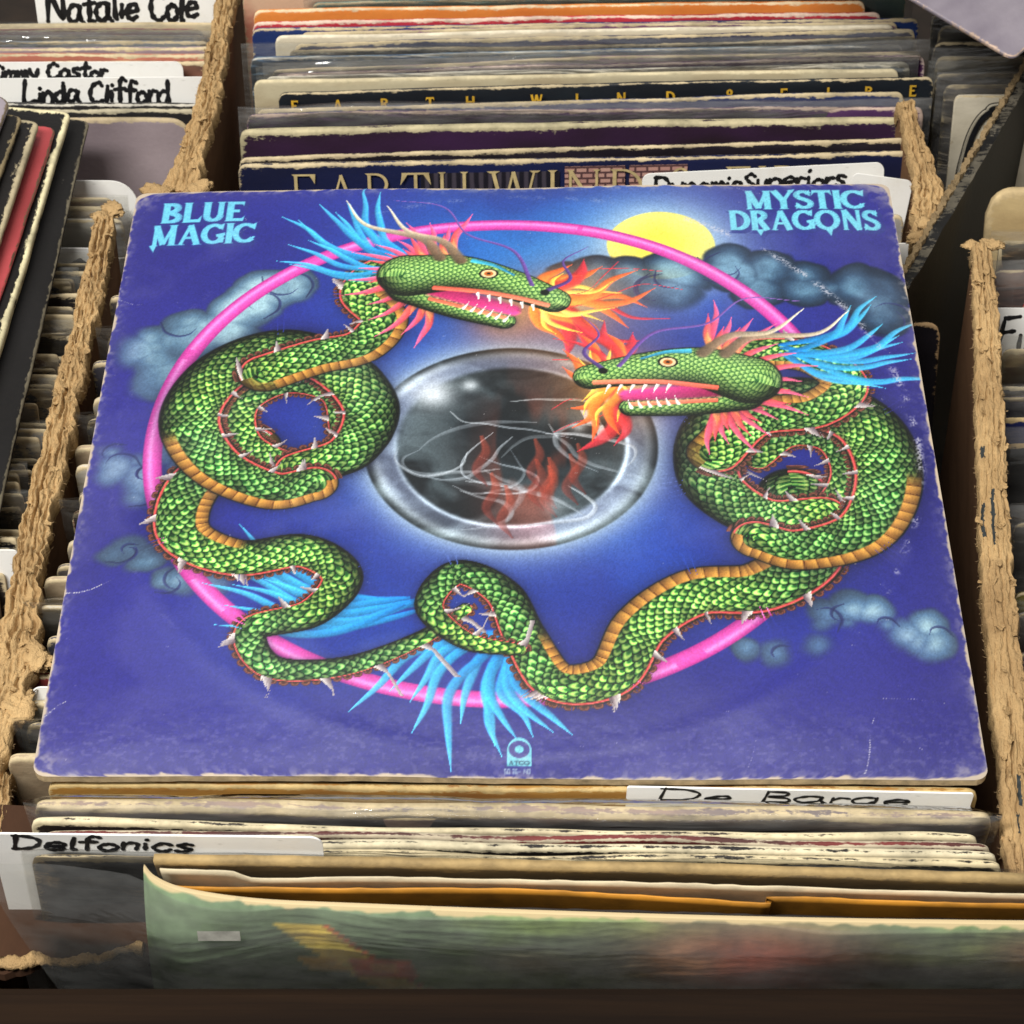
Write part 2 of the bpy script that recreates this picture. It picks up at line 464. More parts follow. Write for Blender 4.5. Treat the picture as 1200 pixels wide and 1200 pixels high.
def sleeve_mesh(w, h, t, seed, bow=.0015, rc=.004, nx=56, wob=.0006, out=0.0, flap=0.0):
    xs = np.concatenate([np.linspace(-w / 2, -w / 2 + rc, 6)[:-1], np.linspace(-w / 2 + rc, w / 2 - rc, nx), np.linspace(w / 2 - rc, w / 2, 6)[1:]])
    t2 = t / 2 + out
    prof = [(-t2 * .9, -h, .1), (-t2, -.2, 0), (-t2, -.10, 0), (-t2, -.05, 0), (-t2, -.025, 0), (-t2, -.012, 0.0), (-t2, -.006, .10), (-t2, -.0030, .30), (-t2, -.0012, .68),
            (-t2 * .82, -.0003, 1.0), (-t2 * .4, 0, .72), (0, .0001, .58), (t2 * .4, 0, .72), (t2 * .82, -.0003, 1.0), (t2, -.0012, .68), (t2, -.0030, .30), (t2, -.006, .10),
            (t2, -.012, 0), (t2, -.025, 0), (t2, -.05, 0), (t2, -.10, 0), (t2, -.2, 0), (t2 * .9, -h, .1)]
    nP = len(prof)
    V, W = [], []
    for x in xs:
        e = max(0, abs(x) - (w / 2 - rc))
        drop = rc - math.sqrt(max(0, rc * rc - e * e))
        endk = max(0.0, 1 - (w / 2 - abs(x)) / .006)
        pinch = 1 - .35 * max(0.0, 1 - (w / 2 - abs(x)) / .012)
        wy = (vnoise(x * 22 + 50, seed * 3.1, seed) - .5) * 2 * wob * 1.6 + (vnoise(x * 6 + 50, seed * 1.7, seed + 5) - .5) * 2 * wob * 2
        wz = (vnoise(x * 60 + 50, seed * 2.3, seed + 9) - .5) * .0005 + (vnoise(x * 9 + 50, seed * 2.3, seed + 19) - .5) * .0012
        tn = 1 + (vnoise(x * 14 + 50, seed * 5.3, seed + 29) - .5) * .35
        b = bow * (1 - (2 * x / w) ** 2)
        for (y, z, wr) in prof:
            zz = h + z + flap * 0
            k = max(0.0, 1 + z / .15)
            if z > -.1:
                zz -= drop + wz * (1 if z > -.01 else 0)
            V.append((x, y * pinch * tn + (b + wy) * (0.3 + .7 * k), zz))
            W.append(max(wr, endk * .75 if z > -.25 else 0))
    n = len(xs)
    Fc = []
    for i in range(n - 1):
        for j in range(nP - 1):
            a = i * nP + j
            Fc.append((a, a + nP, a + nP + 1, a + 1))
        Fc.append((i * nP + nP - 1, (i + 1) * nP + nP - 1, (i + 1) * nP, i * nP))
    Fc.append(tuple(range(nP)))
    Fc.append(tuple(reversed(range((n - 1) * nP, n * nP))))
    return V, Fc, W

def plastic_mesh(w, h, t, seed, ext=.006, bow=.0015):
    """thin clear outer sleeve: front and back sheets, wavy open top"""
    nx = 64
    V, Fc = [], []
    rows = [-h * .98, -.16, -.10, -.06, -.035, -.018, -.008, 0.0, ext * .5, ext]
    for side in (-1, 1):
        b0 = len(V)
        for i in range(nx + 1):
            x = -w / 2 + w * i / nx
            b = bow * (1 - (2 * x / w) ** 2)
            edge = 1 - max(0, 1 - (w / 2 - abs(x)) / .008) * .9
            for z in rows:
                wv = (vnoise(x * 34 + 40, z * 30 + seed, seed + side) - .5) * .0022 * (1 if z > -.02 else .4)
                top = (vnoise(x * 20 + 40, 3.3, seed + 7) - .5) * ext * .8 if z > 0 else 0
                y = side * (t / 2 + .0007) * edge * (1 if z <= 0 else 1 - .75 * z / ext) + abs(wv) * side + b
                V.append((x, y, h + z + top))
        m = len(rows)
        for i in range(nx):
            for j in range(m - 1):
                a = b0 + i * m + j
                Fc.append((a, a + m, a + m + 1, a + 1))
    return V, Fc

SEED = [100]
def sleeve(Lp, Rp, mat, label, lean=0.0, t=.003, h=.312, plastic=None, group=None, bow=.001, name='record_sleeve', rc=.004, ext=.006, pmargin=.004, nx=56, cat='record sleeve', wob=.0006):
    SEED[0] += 1
    sd = SEED[0]
    X, Y, Z, T, w = frame_from(Lp, Rp, lean)
    B = T - Z * h
    Mx = Matrix(((X.x, Y.x, Z.x, B.x), (X.y, Y.y, Z.y, B.y), (X.z, Y.z, Z.z, B.z), (0, 0, 0, 1)))
    root = empty(name, Mx)
    tag(root, label, cat, group)
    V, Fc, W = sleeve_mesh(w, h, t, sd, bow, rc, nx, wob)
    mesh_obj('cover', V, Fc, mat, root, True, {'wear': W})
    if plastic:
        V, Fc = plastic_mesh(w + 2 * pmargin, h, t, sd, ext, bow)
        mesh_obj('plastic_cover', V, Fc, plastic, root, True)
    root['w'] = w; root['h'] = h; root['t'] = t
    return root

def poly_mesh(name, polys, mat, parent, sx, sz, x0, z0, y, dy=5e-6, yfun=None):
    V, Fc = [], []
    for i, p in enumerate(polys):
        b = len(V)
        for (a, c) in p:
            xx = x0 + a * sx
            V.append((xx, y - i % 40 * dy + (yfun(xx) if yfun else 0), z0 + c * sz))
        Fc.append(tuple(range(b, b + len(p))))
    return mesh_obj(name, V, Fc, mat, parent)

def card(Lp, Rp, label, lean, text=None, height=.013, pen=.0016, tx=.01, tz=None, h=.33, rc=.006, sd=1, xs=1.0, corners=(1, 1), name='divider_card', group=None, cut=0.0):
    X, Y, Z, T, w = frame_from(Lp, Rp, lean)
    B = T - Z * h
    Mx = Matrix(((X.x, Y.x, Z.x, B.x), (X.y, Y.y, Z.y, B.y), (X.z, Y.z, Z.z, B.z), (0, 0, 0, 1)))
    root = empty(name, Mx); tag(root, label, 'divider card', group)
    t = .0007
    ol = [(-w / 2, 0)]
    for s, cx in ((-1, -w / 2 + rc), (1, w / 2 - rc)):
        for k in range(9):
            a = math.pi - k * math.pi / 16 if s < 0 else math.pi / 2 - k * math.pi / 16
            ol.append((cx + rc * math.cos(a), h - rc + rc * math.sin(a)))
    ol.append((w / 2 - cut, 0))
    n = len(ol)
    V = [(x, -t / 2, z) for x, z in ol] + [(x, t / 2, z) for x, z in ol]
    Fc = [tuple(range(n)), tuple(reversed(range(n, 2 * n)))] + [(i, i + n, (i + 1) % n + n, (i + 1) % n) for i in range(n)]
    mesh_obj('card', V, Fc, M_CARD, root)
    if text:
        handwriting(text, height, pen, t / 2 + .00015, M_INK, root, -w / 2 + tx, h - (tz if tz is not None else height * 1.2), seed=sd, xs=xs)
    return root

# ------------------------------------------------------------------ the setting: bin floor, wooden bin front
M_WOOD = NT('dark_wood')
_n = M_WOOD.noise(9, 6, .65, (.25, 6, 6), dist=.6)
_n2 = M_WOOD.noise(120, 4, .7, (.12, 3, 3))
M_WOOD.set(M_WOOD.mix(M_WOOD.math('MULTIPLY', _n2, .5), M_WOOD.ramp(_n, [(.35, L4((18, 11, 7))), (.65, L4((38, 25, 14)))]), L4((14, 9, 6))), .8, .08)
M_WOOD.bump(_n2, .3, .0006)
M_WOOD = M_WOOD.m
M_FLOOR = mat_plain('bin_floor_board', (52, 40, 30), .8, .2, 20)

tag(mesh_obj('bin_floor', [(-1.2, .3, 0), (1.2, .3, 0), (1.2, 1.8, 0), (-1.2, 1.8, 0)], [(0, 1, 2, 3)], M_FLOOR), kind='structure')

def rounded_beam(name, x0, x1, prof, mat, parent=None):
    n = len(prof)
    V = [(x0, y, z) for y, z in prof] + [(x1, y, z) for y, z in prof]
    Fc = [(i, (i + 1) % n, (i + 1) % n + n, i + n) for i in range(n)] + [tuple(reversed(range(n))), tuple(range(n, 2 * n))]
    return mesh_obj(name, V, Fc, mat, parent)
bf = rounded_beam('wooden_bin_front', -1.0, 1.0, [(.395, 0.001), (.395, .3420), (.3975, .3460), (.4655, .3495), (.4690, .3480), (.4705, .344), (.4705, .001)], M_WOOD)
tag(bf, 'dark brown wooden bin board along the bottom edge of the picture', 'bin board')

# ------------------------------------------------------------------ torn cardboard box walls
def resample(P, n):
    P = np.array(P, float)
    d = np.r_[0, np.cumsum(np.linalg.norm(np.diff(P[:, :3], axis=0), axis=1))]
    S = np.array(catmull(P, 12))
    d2 = np.r_[0, np.cumsum(np.linalg.norm(np.diff(S[:, :3], axis=0), axis=1))]
    t = np.linspace(0, d2[-1], n)
    return np.stack([np.interp(t, d2, S[:, k]) for k in range(S.shape[1])], 1), d2[-1]

def box_wall(path, seed, name, label, zbot=.02, rough=1.0, fibres=500, wall_t=.005, group=None, marks=()):
    """path: (x, y, z, rim width). A cardboard wall with a crumpled, torn rim on top."""
    root = empty(name, Matrix.Translation((path[0][0], path[0][1], 0)))
    tag(root, label, 'cardboard box', group)
    off = np.array([path[0][0], path[0][1], 0])
    P0, Ln = resample(path, 2)
    n = max(60, int(Ln / .0009))
    P, Ln = resample(path, n)
    T = np.gradient(P[:, :2], axis=0); T /= np.linalg.norm(T, axis=1)[:, None]
    Nn = np.stack([T[:, 1], -T[:, 0]], 1)
    s = np.linspace(0, Ln, n)
    # wall sheet
    V, Fc = [], []
    for i in range(0, n, 4):
        for sd in (-1, 1):
            q = P[i, :2] + Nn[i] * sd * wall_t / 2
            V.append((q[0] - off[0], q[1] - off[1], zbot)); V.append((q[0] - off[0], q[1] - off[1], P[i, 2] - .004))
    m = len(V) // 4
    for i in range(m - 1):
        a = i * 4; b = a + 4
        Fc += [(a, a + 1, b + 1, b), (a + 2, b + 2, b + 3, a + 3), (a + 1, a + 3, b + 3, b + 1)]
    Fc += [(0, 2, 3, 1), ((m - 1) * 4, (m - 1) * 4 + 1, (m - 1) * 4 + 3, (m - 1) * 4 + 2)]
    mesh_obj('wall', V, Fc, M_KRAFT, root)
    # torn rim: lumpy ridged cross-section
    nc = 44
    q = np.linspace(-1, 1, nc)
    S, Q = np.meshgrid(s, q, indexing='ij')
    # wandering crevices along the rim
    h = np.zeros_like(S)
    for c, (pos, dep, wd) in enumerate([(-.55, 1.6, .07), (-.2, 1.2, .05), (.12, 2.0, .075), (.45, 1.5, .06), (.72, 1.0, .05)]):
        cl = pos + (vnoise(s * 55, s * 0 + c, seed + c) - .5) * .26 + (vnoise(s * 190, s * 0 + c, seed + c + 40) - .5) * .09
        dp = dep * np.clip(2.4 * vnoise(s * 45, s * 0 + 2, seed + c + 80) - .6, 0, 1.5)
        h -= dp[:, None] * np.exp(-((Q - cl[:, None]) / wd) ** 2)
    rg_ = np.abs(fbm(S * 60, Q * 7 + 10, seed + 3, 4) - .5) * 2
    h += (1 - np.clip(rg_ * 3.2, 0, 1)) * .7 - .3
    h += (fbm(S * 110, Q * 9 + 30, seed + 4, 4) - .5) * 2.6
    h += (fbm(S * 700, Q * 16 + 10, seed + 13, 2) - .5) * 1.0
    big = (vnoise(s * 30, s * 0, seed + 21) - .5) * 2 + (vnoise(s * 85, s * 0, seed + 22) - .5)
    wid = P[:, 3] / 2 * (1 + .16 * rough * (vnoise(s * 60, s * 0, seed + 31) - .5) * 2 + .16 * rough * (vnoise(s * 330, s * 0, seed + 32) - .5) * 2)
    wl = wid * (1 + .25 * rough * (vnoise(s * 160, s * 0, seed + 33) - .5))
    lat = np.where(Q < 0, wl[:, None], wid[:, None]) * Q
    env = 1 - np.abs(Q) ** 3.2
    side = np.clip((np.abs(Q) - .82) / .18, 0, 1)
    Z = P[:, 2][:, None] + rough * (h * .0017 * (.3 + .7 * env) + big[:, None] * .0011) - .0016 * Q ** 2 - side * (.006 + .006 * vnoise(S * 150, Q, seed + 44))
    lat = lat * (1 - .35 * np.clip((np.abs(Q) - .94) / .06, 0, 1))
    lat = lat + (fbm(S * 300, Q * 3 + 4, seed + 55, 2) - .5) * .0016 * rough
    X = P[:, 0][:, None] + Nn[:, 0][:, None] * lat - off[0]
    Y = P[:, 1][:, None] + Nn[:, 1][:, None] * lat - off[1]
    if True:
        # ragged ends
        e = np.minimum(s, Ln - s)
        k = np.clip(1 - e / .007, 0, 1)
        Z = Z - (k ** 2)[:, None] * .005 * (1 + fbm(S * 400, Q * 5 + 9, seed + 77, 2))
    V = np.stack([X, Y, Z], -1).reshape(-1, 3)
    # closed underside
    Vb = np.stack([X * 1.0, Y * 1.0, np.minimum(Z, (P[:, 2] - .010)[:, None])], -1).reshape(-1, 3)
    idx = np.arange(n * nc).reshape(n, nc)
    a = idx[:-1, :-1].ravel(); b = idx[1:, :-1].ravel(); c_ = idx[1:, 1:].ravel(); d = idx[:-1, 1:].ravel()
    Fc = np.stack([a, b, c_, d], 1)
    Fends = [tuple(idx[0, :]), tuple(idx[-1, ::-1])]
    rim = mesh_obj('torn_rim', V, [tuple(f) for f in Fc] + Fends, M_TORN, root, True)
    if marks:
        rim.data.materials.append(mat_plain('pen_ink', (46, 52, 52), .8, .2, 300))
        sc_ = (s[:-1] + s[1:]) / 2 / Ln; qc = (q[:-1] + q[1:]) / 2
        S3, Q3 = np.meshgrid(sc_, qc, indexing='ij')
        mi = np.zeros(S3.shape, np.int32)
        for (s0, s1, q0, q1) in marks:
            jit = (vnoise(S3 * 300, Q3 * 9, seed) - .5)
            mi[(S3 > s0 + jit * .006) & (S3 < s1 + jit * .006) & (Q3 > q0 + jit * .08) & (Q3 < q1 + jit * .08)] = 1
        rim.data.polygons.foreach_set('material_index', np.concatenate([mi.ravel(), [0, 0]]).astype(np.int32))
    # flakes of torn paper ply standing off the rim
    r = np.random.default_rng(seed + 5)
    V3, F3 = [], []
    for _ in range(int(Ln / .0042)):
        i = r.integers(3, n - 3); j = r.integers(3, nc - 3)
        p = V[idx[i, j]] + np.array([0, 0, .0004])
        t3 = np.array([T[i, 0], T[i, 1], r.normal(0, .12)]); n3 = np.array([Nn[i, 0], Nn[i, 1], r.normal(0, .25)])
        a_ = r.normal(0, .35); c_, s_ = math.cos(a_), math.sin(a_)
        e1, e2 = t3 * c_ + n3 * s_, n3 * c_ - t3 * s_
        L_, W_ = r.uniform(.0018, .0052), r.uniform(.0006, .0017)
        b0 = len(V3); K = 5
        for k in range(K + 1):
            f = k / K
            ww = W_ * (.6 + .5 * r.random()) * (1 - .5 * abs(2 * f - 1) ** 2)
            for sg in (-1, 1):
                V3.append(p + e1 * L_ * (f - .5) + e2 * ww * sg + np.array([0, 0, .0005 * sg * r.uniform(-.2, 1.6) + .0009 * f * r.uniform(0, 1)]))
        for k in range(K):
            F3.append((b0 + 2 * k, b0 + 2 * k + 1, b0 + 2 * k + 3, b0 + 2 * k + 2))
    fk = mesh_obj('paper_flakes', V3, F3, M_TORN, rim)
    fk['kind'] = 'stuff'
    # loose fibres along both lips and on top
    r = np.random.default_rng(seed)
    V2, F2 = [], []
    for _ in range(fibres):
        i = r.integers(2, n - 2)
        if r.random() < .75:
            j = (r.integers(0, 4) if r.random() < .5 else nc - 1 - r.integers(0, 4))
        else:
            j = r.integers(4, nc - 4)
        p = V[idx[i, j]]
        sdv = np.sign(q[j]) if abs(q[j]) > .7 else r.uniform(-1, 1)
        d0 = np.array([Nn[i, 0] * sdv, Nn[i, 1] * sdv, r.uniform(-.6, .7)]) + r.normal(0, .5, 3)
        d0 /= np.linalg.norm(d0)
        l = r.uniform(.0004, .0013) * (1.8 if r.random() < .06 else 1)
        wv = np.cross(d0, r.normal(0, 1, 3)); wv = wv / np.linalg.norm(wv) * r.uniform(.00006, .00018)
        b0 = len(V2)
        mid = p + d0 * l * .55 + r.normal(0, .0003, 3)
        tip = p + d0 * l + r.normal(0, .0005, 3)
        V2 += [p - wv, p + wv, mid + wv * .8, mid - wv * .8, tip]
        F2 += [(b0, b0 + 1, b0 + 2, b0 + 3), (b0 + 3, b0 + 2, b0 + 4)]
    fb = mesh_obj('loose_fibres', V2, F2, M_FIBRE, rim)
    fb['kind'] = 'stuff'
    return root

def torn_tuft(parent, loc, size, seed, rot=0.0, squash=.5):
    """a torn lump of board peeling off a rim"""
    n, m = 26, 18
    V = []
    for i in range(n):
        for j in range(m):
            a = 2 * math.pi * j / m
            b = math.pi * i / (n - 1)
            r_ = 1 + (fbm(np.array(math.cos(a) * 2 + 9), np.array(b * 3), seed, 3) - .5) * 1.1 + (vnoise(np.array(a * 6), np.array(b * 9), seed + 3) - .5) * .35
            x, y, z = math.sin(b) * math.cos(a) * r_, math.cos(b) * r_ * 1.4, math.sin(b) * math.sin(a) * r_ * squash
            c, s_ = math.cos(rot), math.sin(rot)
            V.append((loc[0] + (x * c - y * s_) * size, loc[1] + (x * s_ + y * c) * size, loc[2] + z * size))
    Fc = []
    for i in range(n - 1):
        for j in range(m):
            Fc.append((i * m + j, (i + 1) * m + j, (i + 1) * m + (j + 1) % m, i * m + (j + 1) % m))
    o = mesh_obj('torn_flap', V, Fc, M_TORN, parent, True)
    return o

wl = box_wall([(-.1765, .893, .353, .009), (-.1765, .86, .352, .0105), (-.1765, .80, .351, .0115), (-.1765, .74, .350, .012), (-.1768, .69, .350, .0125), (-.1755, .645, .350, .0145), (-.1735, .612, .349, .017), (-.176, .585, .346, .016), (-.179, .565, .342, .013)],
              11, 'cardboard_box_wall', 'torn brown cardboard box wall left of the blue picture sleeve', fibres=900)
o_ = np.array([-.1765, .893, 0])
torn_tuft(wl, (-.1740 - o_[0], .897 - o_[1], .350), .0040, 5, .6)
torn_tuft(wl, (-.1790 - o_[0], .8905 - o_[1], .350), .0034, 6, 1.2)
torn_tuft(wl, (-.1665 - o_[0], .615 - o_[1], .3475), .0055, 8, .9)
torn_tuft(wl, (-.1705 - o_[0], .592 - o_[1], .345), .0062, 9, 2.6)
torn_tuft(wl, (-.1795 - o_[0], .575 - o_[1], .342), .0055, 10, .4)

wl2 = box_wall([(-.1735, .574, .338, .010), (-.1728, .553, .3355, .012), (-.1738, .533, .333, .012), (-.1745, .518, .331, .010)], 17, 'cardboard_box_wall',
               'lower torn stub of brown cardboard box wall beside the bottom left sleeve corners', fibres=350)
wb = box_wall([(-.1425, 1.14, .352, .011), (-.1428, 1.09, .351, .0115), (-.143, 1.04, .349, .0115), (-.1435, .99, .348, .012), (-.1465, .952, .346, .014), (-.1500, .925, .344, .019)], 23, 'cardboard_box_wall',
              'torn brown cardboard box wall behind the top left corner of the blue sleeve', fibres=700)
o_ = np.array([-.1425, 1.14, 0])
torn_tuft(wb, (-.1575 - o_[0], .922 - o_[1], .342), .0060, 31, .9)
torn_tuft(wb, (-.1410 - o_[0], .926 - o_[1], .342), .0052, 32, 2.3)
wr_ = box_wall([(.2015, .873, .353, .009), (.196, .82, .352, .0115), (.1885, .76, .351, .0125), (.181, .70, .350, .013), (.1745, .64, .348, .0135), (.170, .58, .345, .014), (.1665, .535, .342, .014), (.1655, .512, .340, .012)],
               37, 'cardboard_box_wall', 'long torn brown cardboard box wall right of the blue picture sleeve', rough=.5, fibres=900, marks=[(.47, .55, .02, .20), (.49, .54, .56, .74), (.395, .415, .45, .70), (.86, .90, -.1, .06), (.905, .93, .1, .22), (.93, .955, -.2, -.05)])
o_ = np.array([.2015, .873, 0])
torn_tuft(wr_, (.2065 - o_[0], .869 - o_[1], .3505), .0036, 41, 1.2, .35)
torn_tuft(wr_, (.1972 - o_[0], .871 - o_[1], .3490), .0030, 42, 1.8, .35)
wbr = box_wall([(.1835, .992, .352, .008), (.1845, .965, .350, .010), (.1865, .930, .347, .013), (.1840, .905, .344, .014), (.1795, .892, .342, .013)], 53, 'cardboard_box_wall',
               'short torn brown cardboard box wall behind the right end of the rear sleeves', fibres=500)
o_ = np.array([.1835, .992, 0])
torn_tuft(wbr, (.1835 - o_[0], .897 - o_[1], .342), .0040, 61, .7)
torn_tuft(wbr, (.1775 - o_[0], .890 - o_[1], .340), .0036, 62, 2.2)

# black carton flap between the two right boxes
def slab(name, quad, th, mat, parent, nrm, sub=24, seed=3, rag=.0):
    """thick sheet spanned by a quad A B C D (A-B top edge), subdivided along the top with a ragged upper edge"""
    A, Bq, Cq, D = [np.array(p, float) for p in quad]
    nv = 10
    V, W = [], []
    for sgn in (0, 1):
        for j in range(nv + 1):
            v = (j / nv) ** 1.8
            for i in range(sub + 1):
                u = i / sub
                p = (A * (1 - u) + Bq * u) * (1 - v) + (D * (1 - u) + Cq * u) * v
                jz = (vnoise(np.array(u * sub * .7), np.array(seed * 1.3), seed) - .5) * rag * (1 - v) ** 4
                V.append(p + np.array([0, 0, jz]) + np.array(nrm) * (th * (sgn - .5)))
                W.append(1.0 if j == 0 else (.45 if j == 1 else 0))
    m = (nv + 1) * (sub + 1)
    Fc = []
    for j in range(nv):
        for i in range(sub):
            a = j * (sub + 1) + i
            Fc.append((a, a + sub + 1, a + sub + 2, a + 1))
            Fc.append((a + m, a + 1 + m, a + sub + 2 + m, a + sub + 1 + m))
    for i in range(sub):
        Fc.append((i, i + 1, i + 1 + m, i + m))
        a = nv * (sub + 1) + i
        Fc.append((a, a + m, a + 1 + m, a + 1))
    for j in range(nv):
        a = j * (sub + 1); b = a + sub
        Fc.append((a, a + m, a + sub + 1 + m, a + sub + 1))
        Fc.append((b, b + sub + 1, b + sub + 1 + m, b + m))
    return mesh_obj(name, V, Fc, mat, parent, False, {'wear': W})

bk = empty('black_carton_flap', Matrix.Translation((.20, .92, 0)))
tag(bk, 'black cardboard carton flap with frayed corrugated edge at the right', 'carton flap')
def rel(P, o): return [(p[0] - o[0], p[1] - o[1], p[2]) for p in P]
nb = np.array([.905, -.425, 0])
slab('panel', rel([(.2949, 1.120, .355), (.1650, .843, .346), (.1650, .843, .05), (.2949, 1.120, .05)], (.20, .92)), .0045, M_BLACKBOX, bk, nb, 90, 5, .003)
# corrugated core seen on the flap's top edge
V, Fc = [], []
A, Bq = np.array([.2949, 1.120, .3560]), np.array([.1650, .843, .3470])
nseg = 240
for i in range(nseg + 1):
    u = i / nseg
    p = A * (1 - u) + Bq * u
    wv = math.sin(u * 2 * math.pi * 62) * .0011
    for s_ in (-1, 1):
        pp = p - nb * (.0036 + s_ * .0012 + wv * .5)
        zz = p[2] + (vnoise(np.array(u * 90.), np.array(s_ * 1.), 3) - .5) * .004
        V.append((pp[0] - .20, pp[1] - .92, zz)); V.append((pp[0] - .20, pp[1] - .92, zz - .012))
for i in range(nseg):
    a = i * 4; b = a + 4
    Fc += [(a, a + 2, b + 2, b), (a, b, b + 1, a + 1), (a + 2, a + 3, b + 3, b + 2)]
mesh_obj('corrugated_edge', V, Fc, mat_cardboard('grey_flute', (120, 104, 78), (70, 58, 42)), bk)

# front-left flap of the front box, bent outwards
fl = empty('cardboard_front_flap', Matrix.Translation((-.16, .52, 0)))
tag(fl, 'bent brown cardboard flap with torn edge under the clear plastic, bottom left', 'cardboard box')
V, Fc = [], []
nu, nv = 60, 16
A, Bq, Cq, D = np.array([-.215, .562, .336]), np.array([-.100, .548, .334]), np.array([-.1165, .4985, .326]), np.array([-.215, .4900, .324])
W = []
for sg in (0, 1):
    for j in range(nv + 1):
        v = j / nv
        for i in range(nu + 1):
            u = i / nu
            p = (A * (1 - u) + Bq * u) * (1 - v) + (D * (1 - u) + Cq * u) * v
            rg = (fbm(np.array(u * 22.), np.array(1.), 5, 4) - .5) * .007 * v ** 6
            V.append((p[0] + .16, p[1] - .52 + rg, p[2] - sg * .003 + (vnoise(np.array(u * 6.), np.array(v * 3.), 9) - .5) * .003))
m = (nu + 1) * (nv + 1)
for j in range(nv):
    for i in range(nu):
        a = j * (nu + 1) + i
        Fc += [(a, a + nu + 1, a + nu + 2, a + 1), (a + m, a + 1 + m, a + nu + 2 + m, a + nu + 1 + m)]
for i in range(nu):
    a = nv * (nu + 1) + i
    Fc += [(a, a + m, a + 1 + m, a + 1)]
    Fc += [(i, i + 1, i + 1 + m, i + m)]
for j in range(nv):
    a = j * (nu + 1); b = a + nu
    Fc += [(a, a + m, a + nu + 1 + m, a + nu + 1), (b, b + nu + 1, b + nu + 1 + m, b + m)]
mesh_obj('panel', V, Fc, M_KRAFT2, fl)
P, Ln = resample([(-.213, .492, .3255, 1), (-.19, .4935, .3262, 1), (-.165, .494, .327, 1), (-.14, .4965, .3275, 1), (-.1175, .500, .328, 1)], 140)
V, Fc = [], []
for i, p in enumerate(P):
    for j in range(9):
        a = 2 * math.pi * j / 9
        r_ = (.0006 + .0020 * fbm(np.array(i * .35), np.array(j * 1.1), 4, 3)) * (.7 + 1.3 * float(vnoise(np.array(i * .07), np.array(2.), 12)))
        V.append((p[0] + .16, p[1] - .52 + math.cos(a) * r_ + (fbm(np.array(i * .045), np.array(3.), 6, 5) - .5) * .011, p[2] + math.sin(a) * r_ * .8))
for i in range(len(P) - 1):
    for j in range(9):
        Fc.append((i * 9 + j, (i + 1) * 9 + j, (i + 1) * 9 + (j + 1) % 9, i * 9 + (j + 1) % 9))
mesh_obj('torn_rim', V, Fc, M_TORN, fl, True)

# ------------------------------------------------------------------ the printed sleeve on top (cover print painted in numpy onto a fine grid)
GW, GH = 940, 660
uu = np.linspace(-1, 1, GW); vv = np.linspace(1, -1, GH)
U, V_ = np.meshgrid(uu, vv)
PX = 2.0 / 800
IMG = np.zeros((GH, GW, 3))
def blend(mask, colr, sl=None):
    c = np.asarray(colr, float)
    tgt = IMG if sl is None else IMG[sl]
    tgt[...] = tgt * (1 - mask[..., None]) + c * mask[..., None]
def sm(x, a, b):
    t = np.clip((x - a) / (b - a), 0, 1); return t * t * (3 - 2 * t)
def window(u0, u1, v0, v1):
    i0 = int(np.clip((1 - v1) / 2 * (GH - 1) - 1, 0, GH)); i1 = int(np.clip((1 - v0) / 2 * (GH - 1) + 2, 0, GH))
    j0 = int(np.clip((u0 + 1) / 2 * (GW - 1) - 1, 0, GW)); j1 = int(np.clip((u1 + 1) / 2 * (GW - 1) + 2, 0, GW))
    return (slice(i0, i1), slice(j0, j1))

# ground: indigo with lighter blue glows
n0 = fbm(U * 3 + 9, V_ * 3 + 9, 3, 4)
IMG[...] = np.array((40, 40, 132))
blend(np.clip(.75 * np.exp(-((U + .02) ** 2 + (V_ - .02) ** 2) / .20), 0, 1), (14, 100, 206))
blend(np.clip(.80 * np.exp(-(((U - .10) / .46) ** 2 + ((V_ - .70) / .34) ** 2)), 0, 1), (44, 136, 218))
blend(np.clip(.50 * np.exp(-(((U + .25) / .38) ** 2 + ((V_ + .60) / .25) ** 2)), 0, 1), (30, 88, 186))
blend(np.clip(.45 * np.exp(-(((U - .40) / .40) ** 2 + ((V_ + .45) / .22) ** 2)), 0, 1), (30, 84, 186))
blend(sm(-V_, .35, 1.0) * .35, (52, 44, 116))
blend(sm(np.abs(U), .6, 1.0) * .30, (54, 48, 124))
blend(np.clip((n0 - .42) * 1.6, 0, .35), (36, 34, 108))

# pale disc with halo
md = np.hypot(U - .385, V_ - .735)
blend(np.clip(.85 * np.exp(-(np.maximum(md - .135, 0) / .09) ** 1.3), 0, 1), (168, 200, 222))
mk = sm(-md, -.142, -.136)
blend(mk, (250, 236, 84))
blend(mk * sm(md, .03, .14) * .7, (238, 234, 140))
blend(mk * np.clip(fbm(U * 14, V_ * 14, 8) - .5, 0, 1) * .8, (205, 190, 70))

